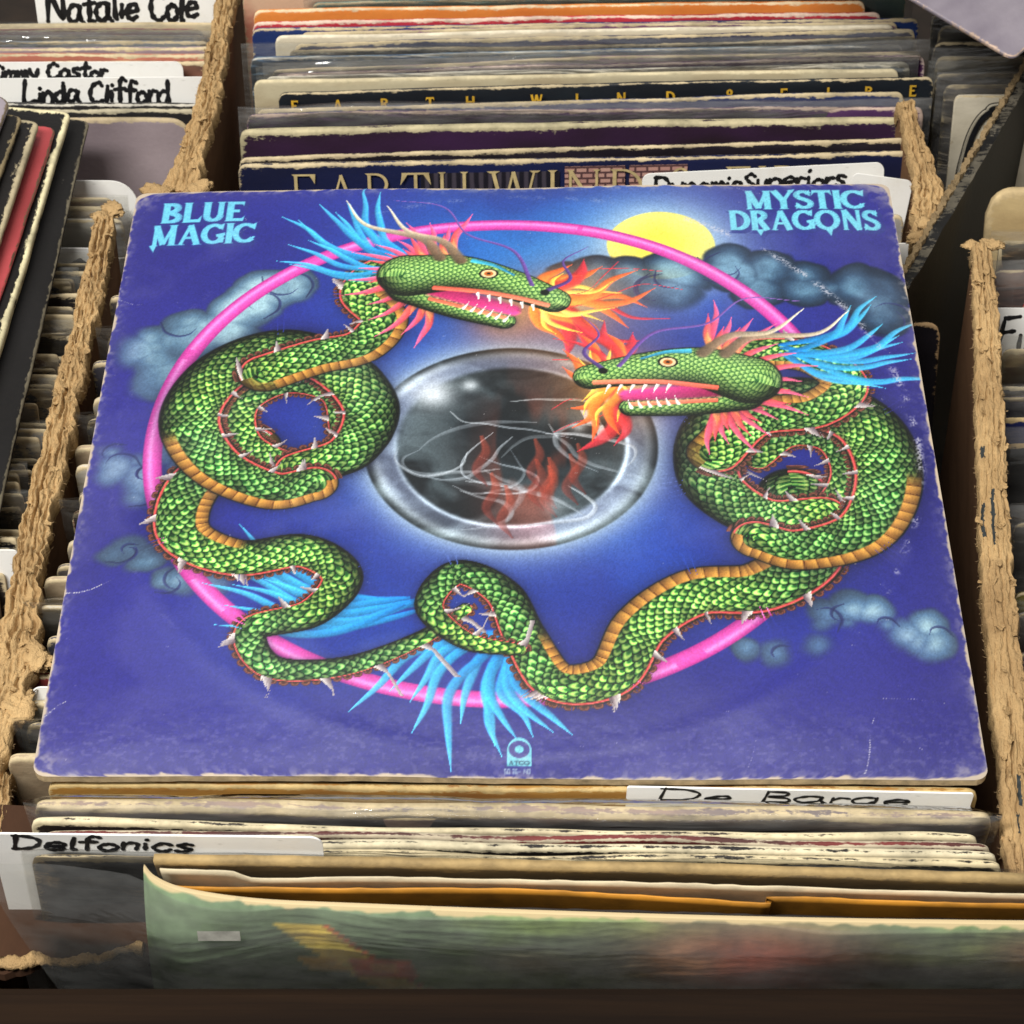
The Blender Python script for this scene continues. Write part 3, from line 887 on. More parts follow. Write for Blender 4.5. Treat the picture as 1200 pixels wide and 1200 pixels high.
def ribbon(path, radius, paint, n=9, chunk=34):
    """path list of (u, v); radius(t) half-width; painted in overlapping chunks so later turns lie over earlier ones"""
    P = np.array(catmull([(p[0], p[1]) for p in path], n))
    dl = np.linalg.norm(np.diff(P, axis=0), axis=1)
    s = np.r_[0, np.cumsum(dl)]; tot = s[-1]
    ns = int(tot / .006) + 2
    st = np.linspace(0, tot, ns)
    Q = np.stack([np.interp(st, s, P[:, 0]), np.interp(st, s, P[:, 1])], 1)
    T = np.gradient(Q, axis=0); T /= np.linalg.norm(T, axis=1)[:, None] + 1e-9
    R = np.array([radius(x / tot) for x in st])
    for c0 in range(0, ns - 1, chunk):
        a, b = max(0, c0 - 2), min(ns, c0 + chunk + 2)
        q, t_, r_, ss = Q[a:b], T[a:b], R[a:b], st[a:b]
        mg = r_.max() * 1.7 + .01
        sl = window(q[:, 0].min() - mg, q[:, 0].max() + mg, q[:, 1].min() - mg, q[:, 1].max() + mg)
        u, v = U[sl], V_[sl]
        if u.size == 0: continue
        best = np.full(u.shape, 9.0); bi = np.zeros(u.shape, int)
        for k in range(len(q)):
            dd = (u - q[k, 0]) ** 2 + (v - q[k, 1]) ** 2
            m = dd < best
            best[m] = dd[m]; bi[m] = k
        du, dv = u - q[bi, 0], v - q[bi, 1]
        d = t_[bi, 0] * dv - t_[bi, 1] * du
        al = t_[bi, 0] * du + t_[bi, 1] * dv
        ok = (np.abs(al) < .0065) | ((bi == 0) & (a == 0)) | ((bi == len(q) - 1) & (b == ns))
        d = np.where(np.abs(al) < .0065, d, np.where(d >= 0, 1, -1) * np.sqrt(best))
        paint(sl, ss[bi] + al, d, r_[bi], np.sqrt(best), ok, ss[bi] / tot)

def brush(c0, c1, a=.95, edge=None):
    def paint(sl, s, d, r, dist, ok, t):
        tgt = IMG[sl]
        m = (ok * sm(-np.abs(d / np.maximum(r, 1e-4)), -1.0, -.45) * a)[..., None]
        k = np.clip(t, 0, 1)[..., None]
        c = np.array(c0) * (1 - k) + np.array(c1) * k
        c = c * (1.12 - .35 * np.clip(d / np.maximum(r, 1e-4), -1, 1)[..., None])
        tgt[...] = tgt * (1 - m) + c * m
    return paint

def cloud(circ, seed, dark=(40, 52, 72), mid=(84, 116, 142), light=(158, 194, 206), soft=.004, curls=5):
    us = [c[0] for c in circ]; vs_ = [c[1] for c in circ]; rm = max(c[2] for c in circ) + .05
    sl = window(min(us) - rm, max(us) + rm, min(vs_) - rm, max(vs_) + rm)
    u, v = U[sl], V_[sl]
    wu = u + (fbm(u * 9, v * 9, seed + 1, 3) - .5) * .05; wv_ = v + (fbm(u * 9 + 20, v * 9, seed + 2, 3) - .5) * .05
    d = np.full(u.shape, 9.0)
    for (a, b, r) in circ:
        d = np.minimum(d, np.hypot(wu - a, wv_ - b) - r)
    ins = np.clip(-d / .06, 0, 1)
    n = fbm(u * 6, v * 6, seed + 5, 5)
    side = sm(fbm(u * 2.5 + 3, v * 2.5, seed, 2), .38, .58)
    m = sm(-d, -.004, .010 + .03 * (1 - side)) * (.78 + .22 * side)
    k = np.clip(.06 + 1.0 * ins * (.35 + 1.5 * (n - .25)), 0, 1)[..., None]
    c = np.where(k < .5, np.array(dark) * (1 - 2 * k) + np.array(mid) * 2 * k, np.array(mid) * (2 - 2 * k) + np.array(light) * (2 * k - 1))
    m = m[..., None]
    tgt = IMG[sl]
    tgt[...] = tgt * (1 - m) + c * m
    r_ = random.Random(seed)
    for _ in range(curls):                       # small hooked curls drawn along lobes
        a, b, r = r_.choice(circ)
        a0 = r_.uniform(0, 6.28)
        p = [(a + math.cos(a0 + t * 2.6) * r * (1 - .55 * t), b + math.sin(a0 + t * 2.6) * r * (1 - .55 * t)) for t in (0, .25, .5, .75, 1)]
        ribbon(p, lambda t: .0045 * math.sin(math.pi * min(1, .1 + .9 * t)) + .001, brush((28, 34, 70), (30, 34, 84), .7), 7, 200)
def puff(path, r0, r1, n, seed):
    P = catmull(path, 10); r = random.Random(seed)
    out = []
    for i in range(n):
        p = P[min(len(P) - 1, int(i * len(P) / n))]
        rr = r.uniform(r0, r1)
        out.append((p[0] + r.uniform(-1, 1) * rr * .8, p[1] + r.uniform(-1, 1) * rr * .7, rr))
    r.shuffle(out)
    return out
cloud(puff([(-.92, .30), (-.84, .40), (-.70, .47), (-.56, .56)], .05, .10, 20, 2), 11)
cloud(puff([(-.95, -.02), (-.90, -.12), (-.80, -.06), (-.86, -.20)], .03, .08, 16, 3), 12)
cloud(puff([(-.92, -.38), (-.82, -.37), (-.74, -.42), (-.66, -.46)], .025, .055, 12, 5), 13)
cloud(puff([(.16, .60), (.30, .56), (.44, .58), (.58, .62), (.72, .60), (.84, .53), (.97, .50)], .05, .10, 30, 6), 14, dark=(16, 24, 38), mid=(48, 74, 102), light=(116, 162, 190), curls=9)
cloud(puff([(.54, -.67), (.66, -.62), (.78, -.54), (.90, -.61), (.95, -.62)], .03, .07, 18, 7), 15, mid=(84, 118, 150))

# pink hoop
rd = np.hypot(U + .035, V_ - .016) - .815
ang = np.degrees(np.arctan2(V_ - .016, U + .035))
hoop = sm(-np.abs(rd), -.0245, -.0205)
tubec = np.clip(1 - (rd / .023) ** 2, 0, 1)[..., None]
hc = np.array((176, 40, 134)) * (1 - tubec) + np.array((236, 84, 184)) * tubec
hc = hc + np.exp(-((rd - .006) / .007) ** 2)[..., None] * np.array((16, 60, 40)) * (vnoise(ang * .12, rd * 0, 5) > .35)[..., None]
IMG[...] = IMG * (1 - hoop[..., None]) + hc * hoop[..., None]

# glass globe
od = np.hypot(U - .0, V_ + .01)
blend(np.clip(.8 * np.exp(-(np.maximum(od - .345, 0) / .05) ** 1.2), 0, 1), (176, 200, 214))
om = sm(-od, -.352, -.344)
sw = fbm(U * 6 + fbm(U * 5, V_ * 5, 41) * 2.2, V_ * 9 + fbm(U * 4 + 7, V_ * 4, 42) * 2.2, 40, 4)
oc = np.array((20, 26, 30)) + (np.clip((sw - .42) * 3.0, 0, 1)[..., None]) * np.array((84, 94, 96)) * (.35 + .65 * sm(od, .08, .33))[..., None]
warm = np.exp(-(((U - .05) / .10) ** 2 + ((V_ + .10) / .24) ** 2)) * sm(fbm(U * 16, V_ * 4, 44, 3), .42, .6)
oc = oc * (1 - .75 * warm[..., None]) + np.array((158, 66, 46)) * .75 * warm[..., None]
oc = oc + (np.exp(-((od - .325) / .014) ** 2) * (.35 + .65 * vnoise(ang * .03, od * 0, 45)))[..., None] * np.array((120, 126, 128))
oc = oc + (sm(od, .262, .285) * sm(-od, -.345, -.30))[..., None] * (np.array((70, 74, 92)) * (.4 + .9 * vnoise(ang * .02 + 5, od * 9, 46))[..., None])
oc = oc + (np.exp(-((od - .275) / .006) ** 2) * sm(vnoise(ang * .02, od * 0, 47), .35, .7))[..., None] * np.array((120, 130, 136))
IMG[...] = IMG * (1 - om[..., None]) + oc * om[..., None]
wr0 = random.Random(12)
for k in range(26):
    x0, y0 = wr0.uniform(-.20, .22), wr0.uniform(-.28, .16)
    p = [(x0, y0)]; an = wr0.uniform(0, 6.28)
    for j in range(6):
        an += wr0.uniform(-.2, .95) * (1 if k % 2 else -1)
        p.append((p[-1][0] + math.cos(an) * .055, p[-1][1] + math.sin(an) * .038))
    if max(math.hypot(a, b) for a, b in p) > .325: continue
    wd = wr0.uniform(.003, .010)
    ribbon(p, lambda t: wd * math.sin(math.pi * min(1, .06 + .92 * t)) + .0008, brush((206, 214, 220), (150, 160, 170), wr0.uniform(.25, .6)), 8, 400)
for k in range(9):
    x0, y0 = wr0.uniform(-.10, .20), wr0.uniform(-.22, .12)
    ribbon([(x0, y0), (x0 + .01, y0 - .05), (x0 - .012, y0 - .11), (x0 + .012, y0 - .16)], lambda t: .016 * math.sin(math.pi * min(1, .1 + .85 * t)) + .001, brush((176, 70, 48), (96, 34, 30), .5), 8, 400)
for (a, b, r, k) in [(-.19, .17, .05, 1), (-.10, .20, .02, .8), (.16, .05, .018, .6), (.10, -.22, .03, .35)]:
    blend(np.clip(k * np.exp(-((U - a) ** 2 + (V_ - b) ** 2) / (r * r)), 0, 1), (222, 232, 238))
for (a, b) in [(.185, .085), (.215, .03)]:
    blend(sm(-np.maximum(np.abs(U - a - (V_ - b) * -.3) / .012, np.abs(V_ - b) / .026), -1.1, -.9) * .8, (232, 236, 238))

SC = .0262
def scales(s, d, r):
    """overlapping rounded scales: returns shade 0..1 and a per-scale random"""
    s = s + (vnoise(s * 18, d * 18 + 9, 81) - .5) * .020; d = np.clip(d + (vnoise(s * 15 + 40, d * 15 + 9, 82) - .5) * .008, -r, r)
    a = s / (SC * .60); b = np.arcsin(np.clip(d / r, -.999, .999)) * r / (SC * .92)
    out = np.zeros(a.shape); rnd = np.zeros(a.shape); done = np.zeros(a.shape, bool)
    fl_ = np.floor(a)
    for k in (-1, 0):
        row = fl_ + k
        of = (row % 2) * .5
        cell = np.floor(b + of)
        fb = b + of - cell - .5
        da = a - row
        rho = np.sqrt((da / 1.62) ** 2 + (fb / .56) ** 2)
        m = (~done) & ((rho < 1) | (k == 0))
        tip = da / 1.62
        sh = .30 + .75 * np.exp(-((rho - .62) / .22) ** 2) * (.35 + tip) - .9 * sm(rho, .84, .99)
        out = np.where(m, sh, out); rnd = np.where(m, h2(cell, row, 7), rnd)
        done |= m
    return np.clip(out, 0, 1), rnd

def halo_paint(sl, s, d, r, dist, ok, t):
    tgt = IMG[sl]
    m = (np.exp(-np.maximum(dist - r * .9, 0) / (r * .28)) * .62 * ok)[..., None]
    np.minimum(tgt, tgt * (1 - m) + np.array((10, 14, 38)) * m, out=tgt)

def body_paint(belly_side=1, belly=(.0, 1.0)):
    def paint(sl, s, d, r, dist, ok, t):
        tgt = IMG[sl]
        x = np.clip(d / r, -2, 2)
        xo = -belly_side * x
        # beaded frill outside the back edge
        ph = (s / .021) % 1 - .5
        bq = np.hypot(ph * .021, (xo - 1.06) * r) / .0098
        bm = (ok * sm(-bq, -1.05, -.85))[..., None]
        bcol = np.array((64, 36, 30)) + np.array((70, 40, 30)) * np.exp(-((bq - .62) / .16) ** 2)[..., None]
        tgt[...] = tgt * (1 - bm) + bcol * bm
        m = ok * sm(-np.abs(x), -1.0, -.95)
        sv, hsh = scales(s, d, r)
        lo, mi, hi = np.array((6, 26, 14)), np.array((34, 104, 44)), np.array((168, 212, 126))
        sv3 = sv[..., None]
        c = np.where(sv3 < .5, lo * (1 - sv3 * 2) + mi * sv3 * 2, mi * (2 - 2 * sv3) + hi * (2 * sv3 - 1))
        c = c * (.62 + .66 * hsh[..., None]) * (np.array((.95, 1.0, .95)) + np.array((.22, .05, -.12)) * vnoise(s * 7, d * 9 + 3, 83)[..., None])
        lum = np.clip(1.18 - .95 * np.abs(x * .96 + .16 * belly_side) ** 2.1, .10, 1.2)[..., None]
        lum = lum * (.62 + .76 * fbm(s * 9 + 3, d * 12 + 5, 31, 3)[..., None])
        c = c * lum
        c[..., 1] += 14 * (1 - lum[..., 0]) * 0
        # belly plates on part of the length
        bz = sm(x * belly_side, .50, .56) * sm(t, belly[0] - .02, belly[0] + .02) * sm(-t, -belly[1] - .02, -belly[1] + .02)
        bs = (s / .026) % 1
        pl = (np.clip(bs * 6, 0, 1) * (1 - .55 * bs))[..., None]
        bc = (np.array((70, 30, 12)) * (1 - pl) + np.array((236, 172, 76)) * pl) * np.clip(1.25 - .75 * np.abs(x) ** 3, .25, 1.1)[..., None]
        c = c * (1 - bz[..., None]) + bc * bz[..., None]
        rl = np.exp(-((xo - .90) / .050) ** 2)[..., None]
        c = c * (1 - rl) + (np.array((214, 58, 62)) + 40 * np.exp(-((xo - .91) / .02) ** 2)[..., None]) * rl
        tgt[...] = tgt * (1 - m[..., None]) + c * m[..., None]
        ol = (ok * np.exp(-((np.abs(x) - .99) / .028) ** 2) * .9)[..., None]
        tgt[...] = tgt * (1 - ol) + np.array((10, 14, 14)) * ol
        # thorns standing on the red line
        p2 = ((s / .112) % 1 - .5) * .112
        hgt = (xo - .84) * r
        th = ok & (hgt > 0) & (hgt < .040) & (np.abs(p2 - hgt * .35) < .0105 * (1 - hgt / .040))
        tm = th[..., None] * .96
        kk = np.clip((p2 - hgt * .35) / .008 * .5 + .5, 0, 1)[..., None]
        tgt[...] = tgt * (1 - tm) + (np.array((240, 234, 226)) * (1 - kk) + np.array((96, 78, 88)) * kk) * tm
    return paint

def serpent(path, radius, side, belly=(0, 1), n=9):
    ribbon(path, lambda t: radius(t), halo_paint, n, 400)
    ribbon(path, radius, body_paint(side, belly), n)

def tuft(base, dirs, w, c0, c1, curl=.3, a=.92):
    r = random.Random(int(abs(base[0]) * 1000) + len(dirs))
    for (ang_, ln) in dirs:
        an = math.radians(ang_)
        p = [base]
        for k in range(1, 5):
            an2 = an + curl * math.sin(k * 1.5 + ang_) * .9
            p.append((p[-1][0] + math.cos(an2) * ln / 4, p[-1][1] + math.sin(an2) * ln / 4))
        ribbon(p, lambda t, w=w: max(.0015, w * math.sin(math.pi * min(1, .12 + .88 * t)) ** .8), brush(c0, c1, a), 8, 200)

CY0, CY1 = (24, 132, 196), (74, 186, 226)
def plume(base, a0, a1, ln, n, w, bend, seed):
    r = random.Random(seed)
    for k in range(n):
        an = math.radians(a0 + (a1 - a0) * k / (n - 1) + r.uniform(-3, 3)); L_ = ln * r.uniform(.7, 1.1)
        dx, dy = math.cos(an), math.sin(an)
        bo = (base[0] + r.uniform(-.02, .02), base[1] + r.uniform(-.02, .02))
        P = []
        for t in (0, .2, .4, .6, .8, 1.0):
            o = bend * math.sin(t * 4.4 + r.uniform(-.3, .3)) * L_ * (.25 + .75 * t)
            P.append((bo[0] + dx * L_ * t - dy * o, bo[1] + dy * L_ * t + dx * o))
        c = r.random()
        ribbon(P, lambda t: w * max(.10, math.sin(math.pi * min(1, .10 + .90 * t)) ** .7), brush(tuple(np.array((16, 96, 168)) * (1 - c) + np.array(CY0) * c), CY1, .9), 8, 300)
OR0, OR1 = (240, 196, 66), (214, 74, 44)
# plain stand-in for the pictured creatures: two simple coiled green serpents of our own
plume((-.22, -.52), 158, 196, .46, 11, .016, .16, 1)
plume((.02, -.62), 196, 282, .36, 12, .016, -.20, 2)
serpent([(-.62, -.02), (-.74, -.14), (-.75, -.30), (-.62, -.38), (-.47, -.36), (-.38, -.44), (-.44, -.55), (-.57, -.60), (-.52, -.71), (-.36, -.71), (-.20, -.63), (-.10, -.54)],
        lambda t: .060 * (1 - t) + .017, 1, (0, .3))
serpent([(.66, -.18), (.68, -.36), (.56, -.47), (.41, -.49), (.29, -.59), (.22, -.73), (.10, -.75), (.03, -.62), (-.02, -.49), (-.12, -.43), (-.18, -.53), (-.10, -.63), (.02, -.66)],
        lambda t: .072 * (1 - t) ** .8 + .018, -1, (.10, .62))
# coils
serpent([(-.40, .03), (-.43, .17), (-.55, .21), (-.65, .13), (-.63, -.01), (-.50, -.09), (-.38, -.04)], lambda t: .034 + .024 * t, -1, (.0, 1))
serpent([(-.50, -.09), (-.38, -.03), (-.34, .12), (-.43, .27), (-.57, .33), (-.71, .25), (-.77, .09), (-.70, -.07), (-.56, -.16), (-.46, -.14)], lambda t: .058 + .022 * math.sin(math.pi * t), -1, (.72, 1.1))
serpent([(-.60, .25), (-.48, .31), (-.37, .35), (-.32, .45), (-.38, .55), (-.33, .64), (-.22, .63), (-.14, .58)], lambda t: .070 - .016 * t, -1, (.0, 1.1))
serpent([(.58, -.06), (.66, .02), (.76, .0), (.79, -.12), (.72, -.24), (.58, -.25)], lambda t: .034 + .026 * t, 1, (.0, 1))
serpent([(.72, -.24), (.58, -.25), (.47, -.14), (.48, .02), (.58, .11), (.73, .13), (.85, .05), (.88, -.12), (.81, -.29), (.66, -.35), (.56, -.32)], lambda t: .060 + .028 * math.sin(math.pi * t), 1, (.70, 1.1))
serpent([(.48, -.04), (.58, .08), (.73, .11), (.81, .20), (.74, .29), (.62, .31), (.50, .27), (.44, .24)], lambda t: .068 - .014 * t, 1, (.0, 1.1))
# plumes behind the heads, flames before them
plume((-.24, .66), 118, 186, .36, 12, .014, .16, 3)
plume((.68, .32), -34, 38, .34, 12, .014, -.16, 4)
def flame(base, dirs, ln, w):
    for k, (ang_, f) in enumerate(dirs):
        tuft(base, [(ang_, ln * f)], w * (1.3 - .3 * k % 2), (222, 60, 40), (196, 44, 60), .55, .85)
        tuft(base, [(ang_ + 4, ln * f * .82)], w * .75, (244, 150, 48), (232, 90, 46), .55, .9)
        tuft(base, [(ang_ + 2, ln * f * .6)], w * .4, (252, 226, 110), (246, 190, 70), .55, .9)
for (a, b, r) in [(.14, .50, .16), (.26, .20, .14), (-.02, .46, .10)]:
    blend(np.clip(.55 * np.exp(-((U - a) ** 2 + (V_ - b) ** 2) / (r * r)), 0, 1), (232, 120, 40))
    blend(np.clip(.40 * np.exp(-((U - a) ** 2 + (V_ - b) ** 2) / (r * r * .25)), 0, 1), (250, 226, 120))
flame((.06, .52), [(-70, .8), (-50, 1.0), (-30, 1.1), (-12, 1.2), (4, 1.3), (18, 1.2), (34, .9), (52, .7)], .30, .026)
flame((.27, .20), [(82, .8), (98, 1.0), (116, 1.1), (134, 1.0), (152, .8), (208, .8), (226, 1.0), (244, 1.1), (262, .9)], .25, .024)
def head(cx, cy, ang_, flip, sc):
    """simple serpent head in profile: two jaws, teeth, eye, nostril, two horns, fringe"""
    a = math.radians(ang_)
    def at(x, y):
        y *= flip
        return (cx + (x * math.cos(a) - y * math.sin(a)) * sc, cy + (x * math.sin(a) + y * math.cos(a)) * sc)
    for lay, (ln_, ca, cb) in enumerate([(.19, (214, 60, 70), (236, 96, 140)), (.14, (246, 120, 70), (232, 70, 96)), (.08, (252, 200, 110), (244, 120, 80))]):
        for k in range(-7, 8):
            tuft(at(-.11 + .008 * abs(k), .011 * k), [(ang_ + 180 - k * 13 * flip + 5 * lay, ln_ * (.8 + .4 * ((k * 5) % 3) / 3))], .013, ca, cb, .22)
    def plain(sl, s, d, r, dist, ok, t):
        tgt = IMG[sl]
        x = np.clip(dist / r, 0, 2) * np.sign(d)
        m = (sm(-dist / r, -1.0, -.95))[..., None]
        sv, hs = scales(s * 1.4, d * 1.4, r * 1.4)
        c = (np.array((26, 74, 34)) + sv[..., None] * np.array((140, 130, 76))) * np.clip(1.2 - .8 * np.abs(x - .25 * flip) ** 2, .2, 1.2)[..., None]
        tgt[...] = tgt * (1 - m) + c * m
        ol = (np.exp(-((dist / r - .985) / .035) ** 2) * .9)[..., None]
        tgt[...] = tgt * (1 - ol) + np.array((12, 18, 14)) * ol
    ribbon([at(-.12, -.05), at(.0, -.085), at(.12, -.105)], lambda t: (.046 - .020 * t) * sc, halo_paint, 9, 400)
    ribbon([at(-.12, -.05), at(.0, -.085), at(.12, -.105)], lambda t: (.046 - .020 * t) * sc, plain, 9, 400)
    ribbon([at(-.06, -.035), at(.03, -.052), at(.13, -.066)], lambda t: (.034 - .010 * t) * sc, brush((150, 26, 78), (214, 60, 130)), 9, 400)
    ribbon([at(-.13, .0), at(-.02, .035), at(.10, .02), at(.19, -.005), at(.21, -.012)], lambda t: (.074 - .034 * t) * sc, plain, 9, 400)
    ribbon([at(-.06, -.030), at(.04, -.020), at(.13, -.022), at(.20, -.030)], lambda t: .010 * sc, brush((232, 96, 76), (240, 130, 96)), 9, 400)
    ribbon([at(-.06, -.070), at(.03, -.082), at(.12, -.094)], lambda t: .008 * sc, brush((232, 96, 76), (240, 130, 96)), 9, 400)
    for k in range(6):                       # teeth
        for (x0, y0, d_) in ((.04 + k * .026, -.030 - k * .002, -1), (.02 + k * .020, -.083 - k * .004, 1)):
            ribbon([at(x0, y0), at(x0 + .004, y0 + d_ * .010), at(x0 + .006, y0 + d_ * .018)], lambda t: (.0048 * (1 - t) + .0008) * sc, brush((238, 232, 220), (244, 240, 230)), 6, 200)
    ribbon([at(.0, .085), at(.05, .078), at(.10, .055)], lambda t: (.010 - .006 * t) * sc, brush((60, 170, 200), (40, 120, 160)), 8, 200)
    for hx, L in ((-.08, .20), (-.03, .15)):
        ribbon([at(hx, .08), at(hx - .06, .14), at(hx - L, .16), at(hx - L - .07, .24)], lambda t: (.019 * (1 - t) + .0015) * sc, brush((96, 76, 58), (240, 230, 196)), 9, 400)
    ribbon([at(.15, .03), at(.08, .14), at(-.04, .18), at(-.12, .27), at(-.24, .27)], lambda t: (.006 * (1 - t) + .0012) * sc, brush((90, 60, 130), (120, 84, 160)), 9, 400)
    ribbon([at(.19, .02), at(.23, .07), at(.20, .13), at(.24, .19)], lambda t: (.007 * (1 - t) + .0012) * sc, brush((70, 50, 110), (96, 70, 140)), 9, 400)
    e = at(.045, .046)
    q = np.hypot(U - e[0], (V_ - e[1]) * 1.25)
    for rad, cc in ((.024, (12, 16, 12)), (.019, (238, 214, 160)), (.012, (196, 104, 40)), (.006, (8, 8, 8))):
        blend(sm(-q, -rad * sc, -(rad - .003) * sc), cc)
    e = at(.185, .010); q = np.hypot(U - e[0], V_ - e[1]); blend(sm(-q, -.013 * sc, -.008 * sc), (10, 16, 10))
head(-.12, .585, -14, 1, 1.12)
head(.43, .225, 176, -1, 1.12)

# lettering and maker's mark
def raster(polys, x0, y0, sx, sy, colr, grow=0.0, alpha=1.0, shear=0.0):
    for p in polys:
        q = np.array([(x0 + (a + b * shear) * sx, y0 + b * sy) for a, b in p])
        ar = 0.5 * np.sum(q[:, 0] * np.roll(q[:, 1], -1) - np.roll(q[:, 0], -1) * q[:, 1])
        if ar < 0: q = q[::-1]
        sl = window(q[:, 0].min() - .006 - grow, q[:, 0].max() + .006 + grow, q[:, 1].min() - .006 - grow, q[:, 1].max() + .006 + grow)
        u, v = U[sl], V_[sl]
        sd = np.full(u.shape, -9.0)
        for a, b in zip(q, np.roll(q, -1, axis=0)):
            e = b - a; l = np.hypot(*e)
            if l < 1e-7: continue
            sd = np.maximum(sd, ((u - a[0]) * e[1] - (v - a[1]) * e[0]) / l)
        blend(np.clip(.5 - (sd - grow) / (PX * 1.0), 0, 1) * alpha, colr, sl)
def title(txt, u0, v0, wtot, hgt, colr, extra=()):
    polys, adv = layout_text(txt, .235, .135, .05, -.015)
    polys = polys + list(extra)
    sx = wtot / adv
    raster(polys, u0 + .006, v0 - .010, sx, hgt, (40, 50, 124), .005, .5)
    raster(polys, u0, v0, sx, hgt, colr)
LC = (104, 196, 226)
title('BLUE', -.925, .862, .222, .088, LC)
title('MAGIC', -.942, .766, .274, .086, LC, [[(-.02, .02), (.26, .06), (.17, -.30)]])
title('MYSTIC', .612, .890, .318, .082, (112, 204, 226))
title('DRAGONS', .566, .798, .392, .086, (112, 204, 226), [[(1.02, .02), (1.34, .06), (1.16, -.28)], [(3.62, .06), (3.92, .06), (3.82, -.30)]])
# mark: arched badge with a disc, ATCO below, number
bu, bv = .019, -.936
bx_, by_ = (U - bu) / .026, (V_ - bv) / .036
arch = np.where(by_ > .0, np.hypot(bx_, by_ * .98), np.maximum(np.abs(bx_), -by_))
blend(sm(-arch, -1.04, -.96), (112, 196, 214))
dq = np.hypot(U - bu, V_ - (bv + .006))
blend(sm(-dq, -.0235, -.021), (62, 60, 132)); blend(sm(-dq, -.0105, -.0085), (112, 196, 214))
polys, adv = layout_text('ATCO', .22, .16, .05, .06)
raster(polys, bu - .0225, bv - .033, .045 / adv, .0105, (30, 70, 96))
SEG7 = {'S': 'afgcd', 'U': 'bcdef', 'D': 'abcdef', '2': 'abged', '0': 'abcdef', '1': 'bc', '3': 'abgcd', '4': 'fgbc', '-': 'g', '6': 'afgcde', 'G': 'afedc', '9': 'abcdfg'}
def tiny(txt, u0, v0, w, h, colr):
    x = u0
    for ch in txt:
        if ch != ' ':
            g = {'a': (0, 1, 1, 1), 'b': (1, .5, 1, 1), 'c': (1, 0, 1, .5), 'd': (0, 0, 1, 0), 'e': (0, 0, 0, .5), 'f': (0, .5, 0, 1), 'g': (0, .5, 1, .5)}
            raster([seg(a * .62, b, c * .62, d + 1e-4, .26) for k in SEG7[ch] for (a, b, c, d) in [g[k]]], x, v0, w, h, colr, 0, .8)
        x += w * (1.0 if ch != ' ' else .5)
tiny('SD 36-140', bu - .031, bv - .053, .0066, .0105, (150, 176, 200))

# ---- wear of the print: scuffs, creases, ring wear, chipped borders, print grain
g1 = fbm(U * 60, V_ * 60, 61, 3)
IMG *= (.90 + .20 * vnoise(U * 400, V_ * 300, 62))[..., None]
blend(np.clip((fbm(U * 4 + 1, V_ * 4, 68, 5) - .52) * .8, 0, .10), (170, 168, 186))
ringw = np.exp(-((np.hypot(U - .01, V_ + .0) - .955) / .010) ** 2) * sm(fbm(U * 26, V_ * 26, 63, 3), .46, .66) * np.where((ang > -30) & (ang < 60), 1, np.where((ang > 70) & (ang < 110), .35, .10))
blend(np.clip(ringw * .75, 0, 1) * sm(vnoise(U * 330, V_ * 330, 64), .35, .7), (206, 204, 214))
cr_ = np.minimum(1 - np.abs(U), .12) + np.minimum(1 - np.abs(V_), .12)
blend(np.clip(sm(-cr_, -.16, -.02) * sm(fbm(U * 40, V_ * 40, 69, 4), .42, .7) * .7, 0, 1), (188, 178, 170))
blend(np.clip(np.exp(-(1 - np.maximum(np.abs(U), np.abs(V_))) / .012) * sm(fbm(U * 70, V_ * 70, 70, 3), .50, .72) * .6, 0, 1), (200, 192, 186))
blend(np.clip(np.exp(-((V_ + .93) / .09) ** 2) * sm(fbm(U * 90, V_ * 130, 65, 3), .55, .75) * .16, 0, 1), (190, 186, 200))
def crease(p, w, a=.9, colr=(226, 222, 222)):
    def paint(sl, s, d, r, dist, ok, t):
        m = (sm(-dist / (r + 1e-6), -1.0, -.3) * a * (.25 + .75 * (vnoise(s * 90, s * 0, 66) > .30)))[..., None]
        tgt = IMG[sl]; tgt[...] = tgt * (1 - m) + np.array(colr) * m
    ribbon(p, lambda t: w * (1 - .6 * t), paint, 8, 500)
crease([(-.995, -.478), (-.955, -.475), (-.915, -.455), (-.89, -.437)], .0032)
crease([(-.995, .55), (-.96, .53), (-.93, .525)], .0026, .6)
crease([(-.995, -.84), (-.97, -.81), (-.955, -.80)], .0028, .8)
crease([(.745, -.985), (.757, -.93), (.765, -.87), (.782, -.83)], .0028, .75)
crease([(.80, -.79), (.86, -.79), (.93, -.80)], .0022, .5)
crease([(.50, -.97), (.51, -.94), (.52, -.90)], .002, .4)
crease([(-.72, .80), (-.66, .86), (-.63, .90)], .002, .3)
crease([(.60, .985), (.63, .965), (.66, .96)], .0022, .5)
crease([(.74, .16), (.86, .13), (.98, .12)], .002, .35)
sx_ = rng.random((220, 2)) * 2 - 1
for k in range(220):
    a, b = sx_[k]
    l = rng.uniform(.002, .012); an = rng.uniform(0, 6.28)
    crease([(a, b), (a + math.cos(an) * l, b + math.sin(an) * l * .5), (a + math.cos(an) * l * 1.8, b + math.sin(an) * l)], .0016, rng.uniform(.15, .5))
de = 1 - np.maximum(np.abs(U), np.abs(V_))
lft = 1 - np.abs(U); tb = 1 - np.abs(V_)
chip = fbm(U * 34, V_ * 34, 71, 4)
cm = sm(.0042 * (chip * 3.2 - 1.38) - de, -.0008, .0014)
corner = np.hypot(np.minimum(1 - np.abs(U), .05) - .05, np.minimum(1 - np.abs(V_), .05) - .05)
cm = np.maximum(cm, sm(corner + (chip - .5) * .02, .044, .050))
blend(np.clip(cm, 0, 1), (206, 186, 158))
# slight yellowing and grime near the borders
blend(np.clip(np.exp(-de / .045) * .30 * fbm(U * 7, V_ * 7, 73), 0, .4), (96, 96, 112))

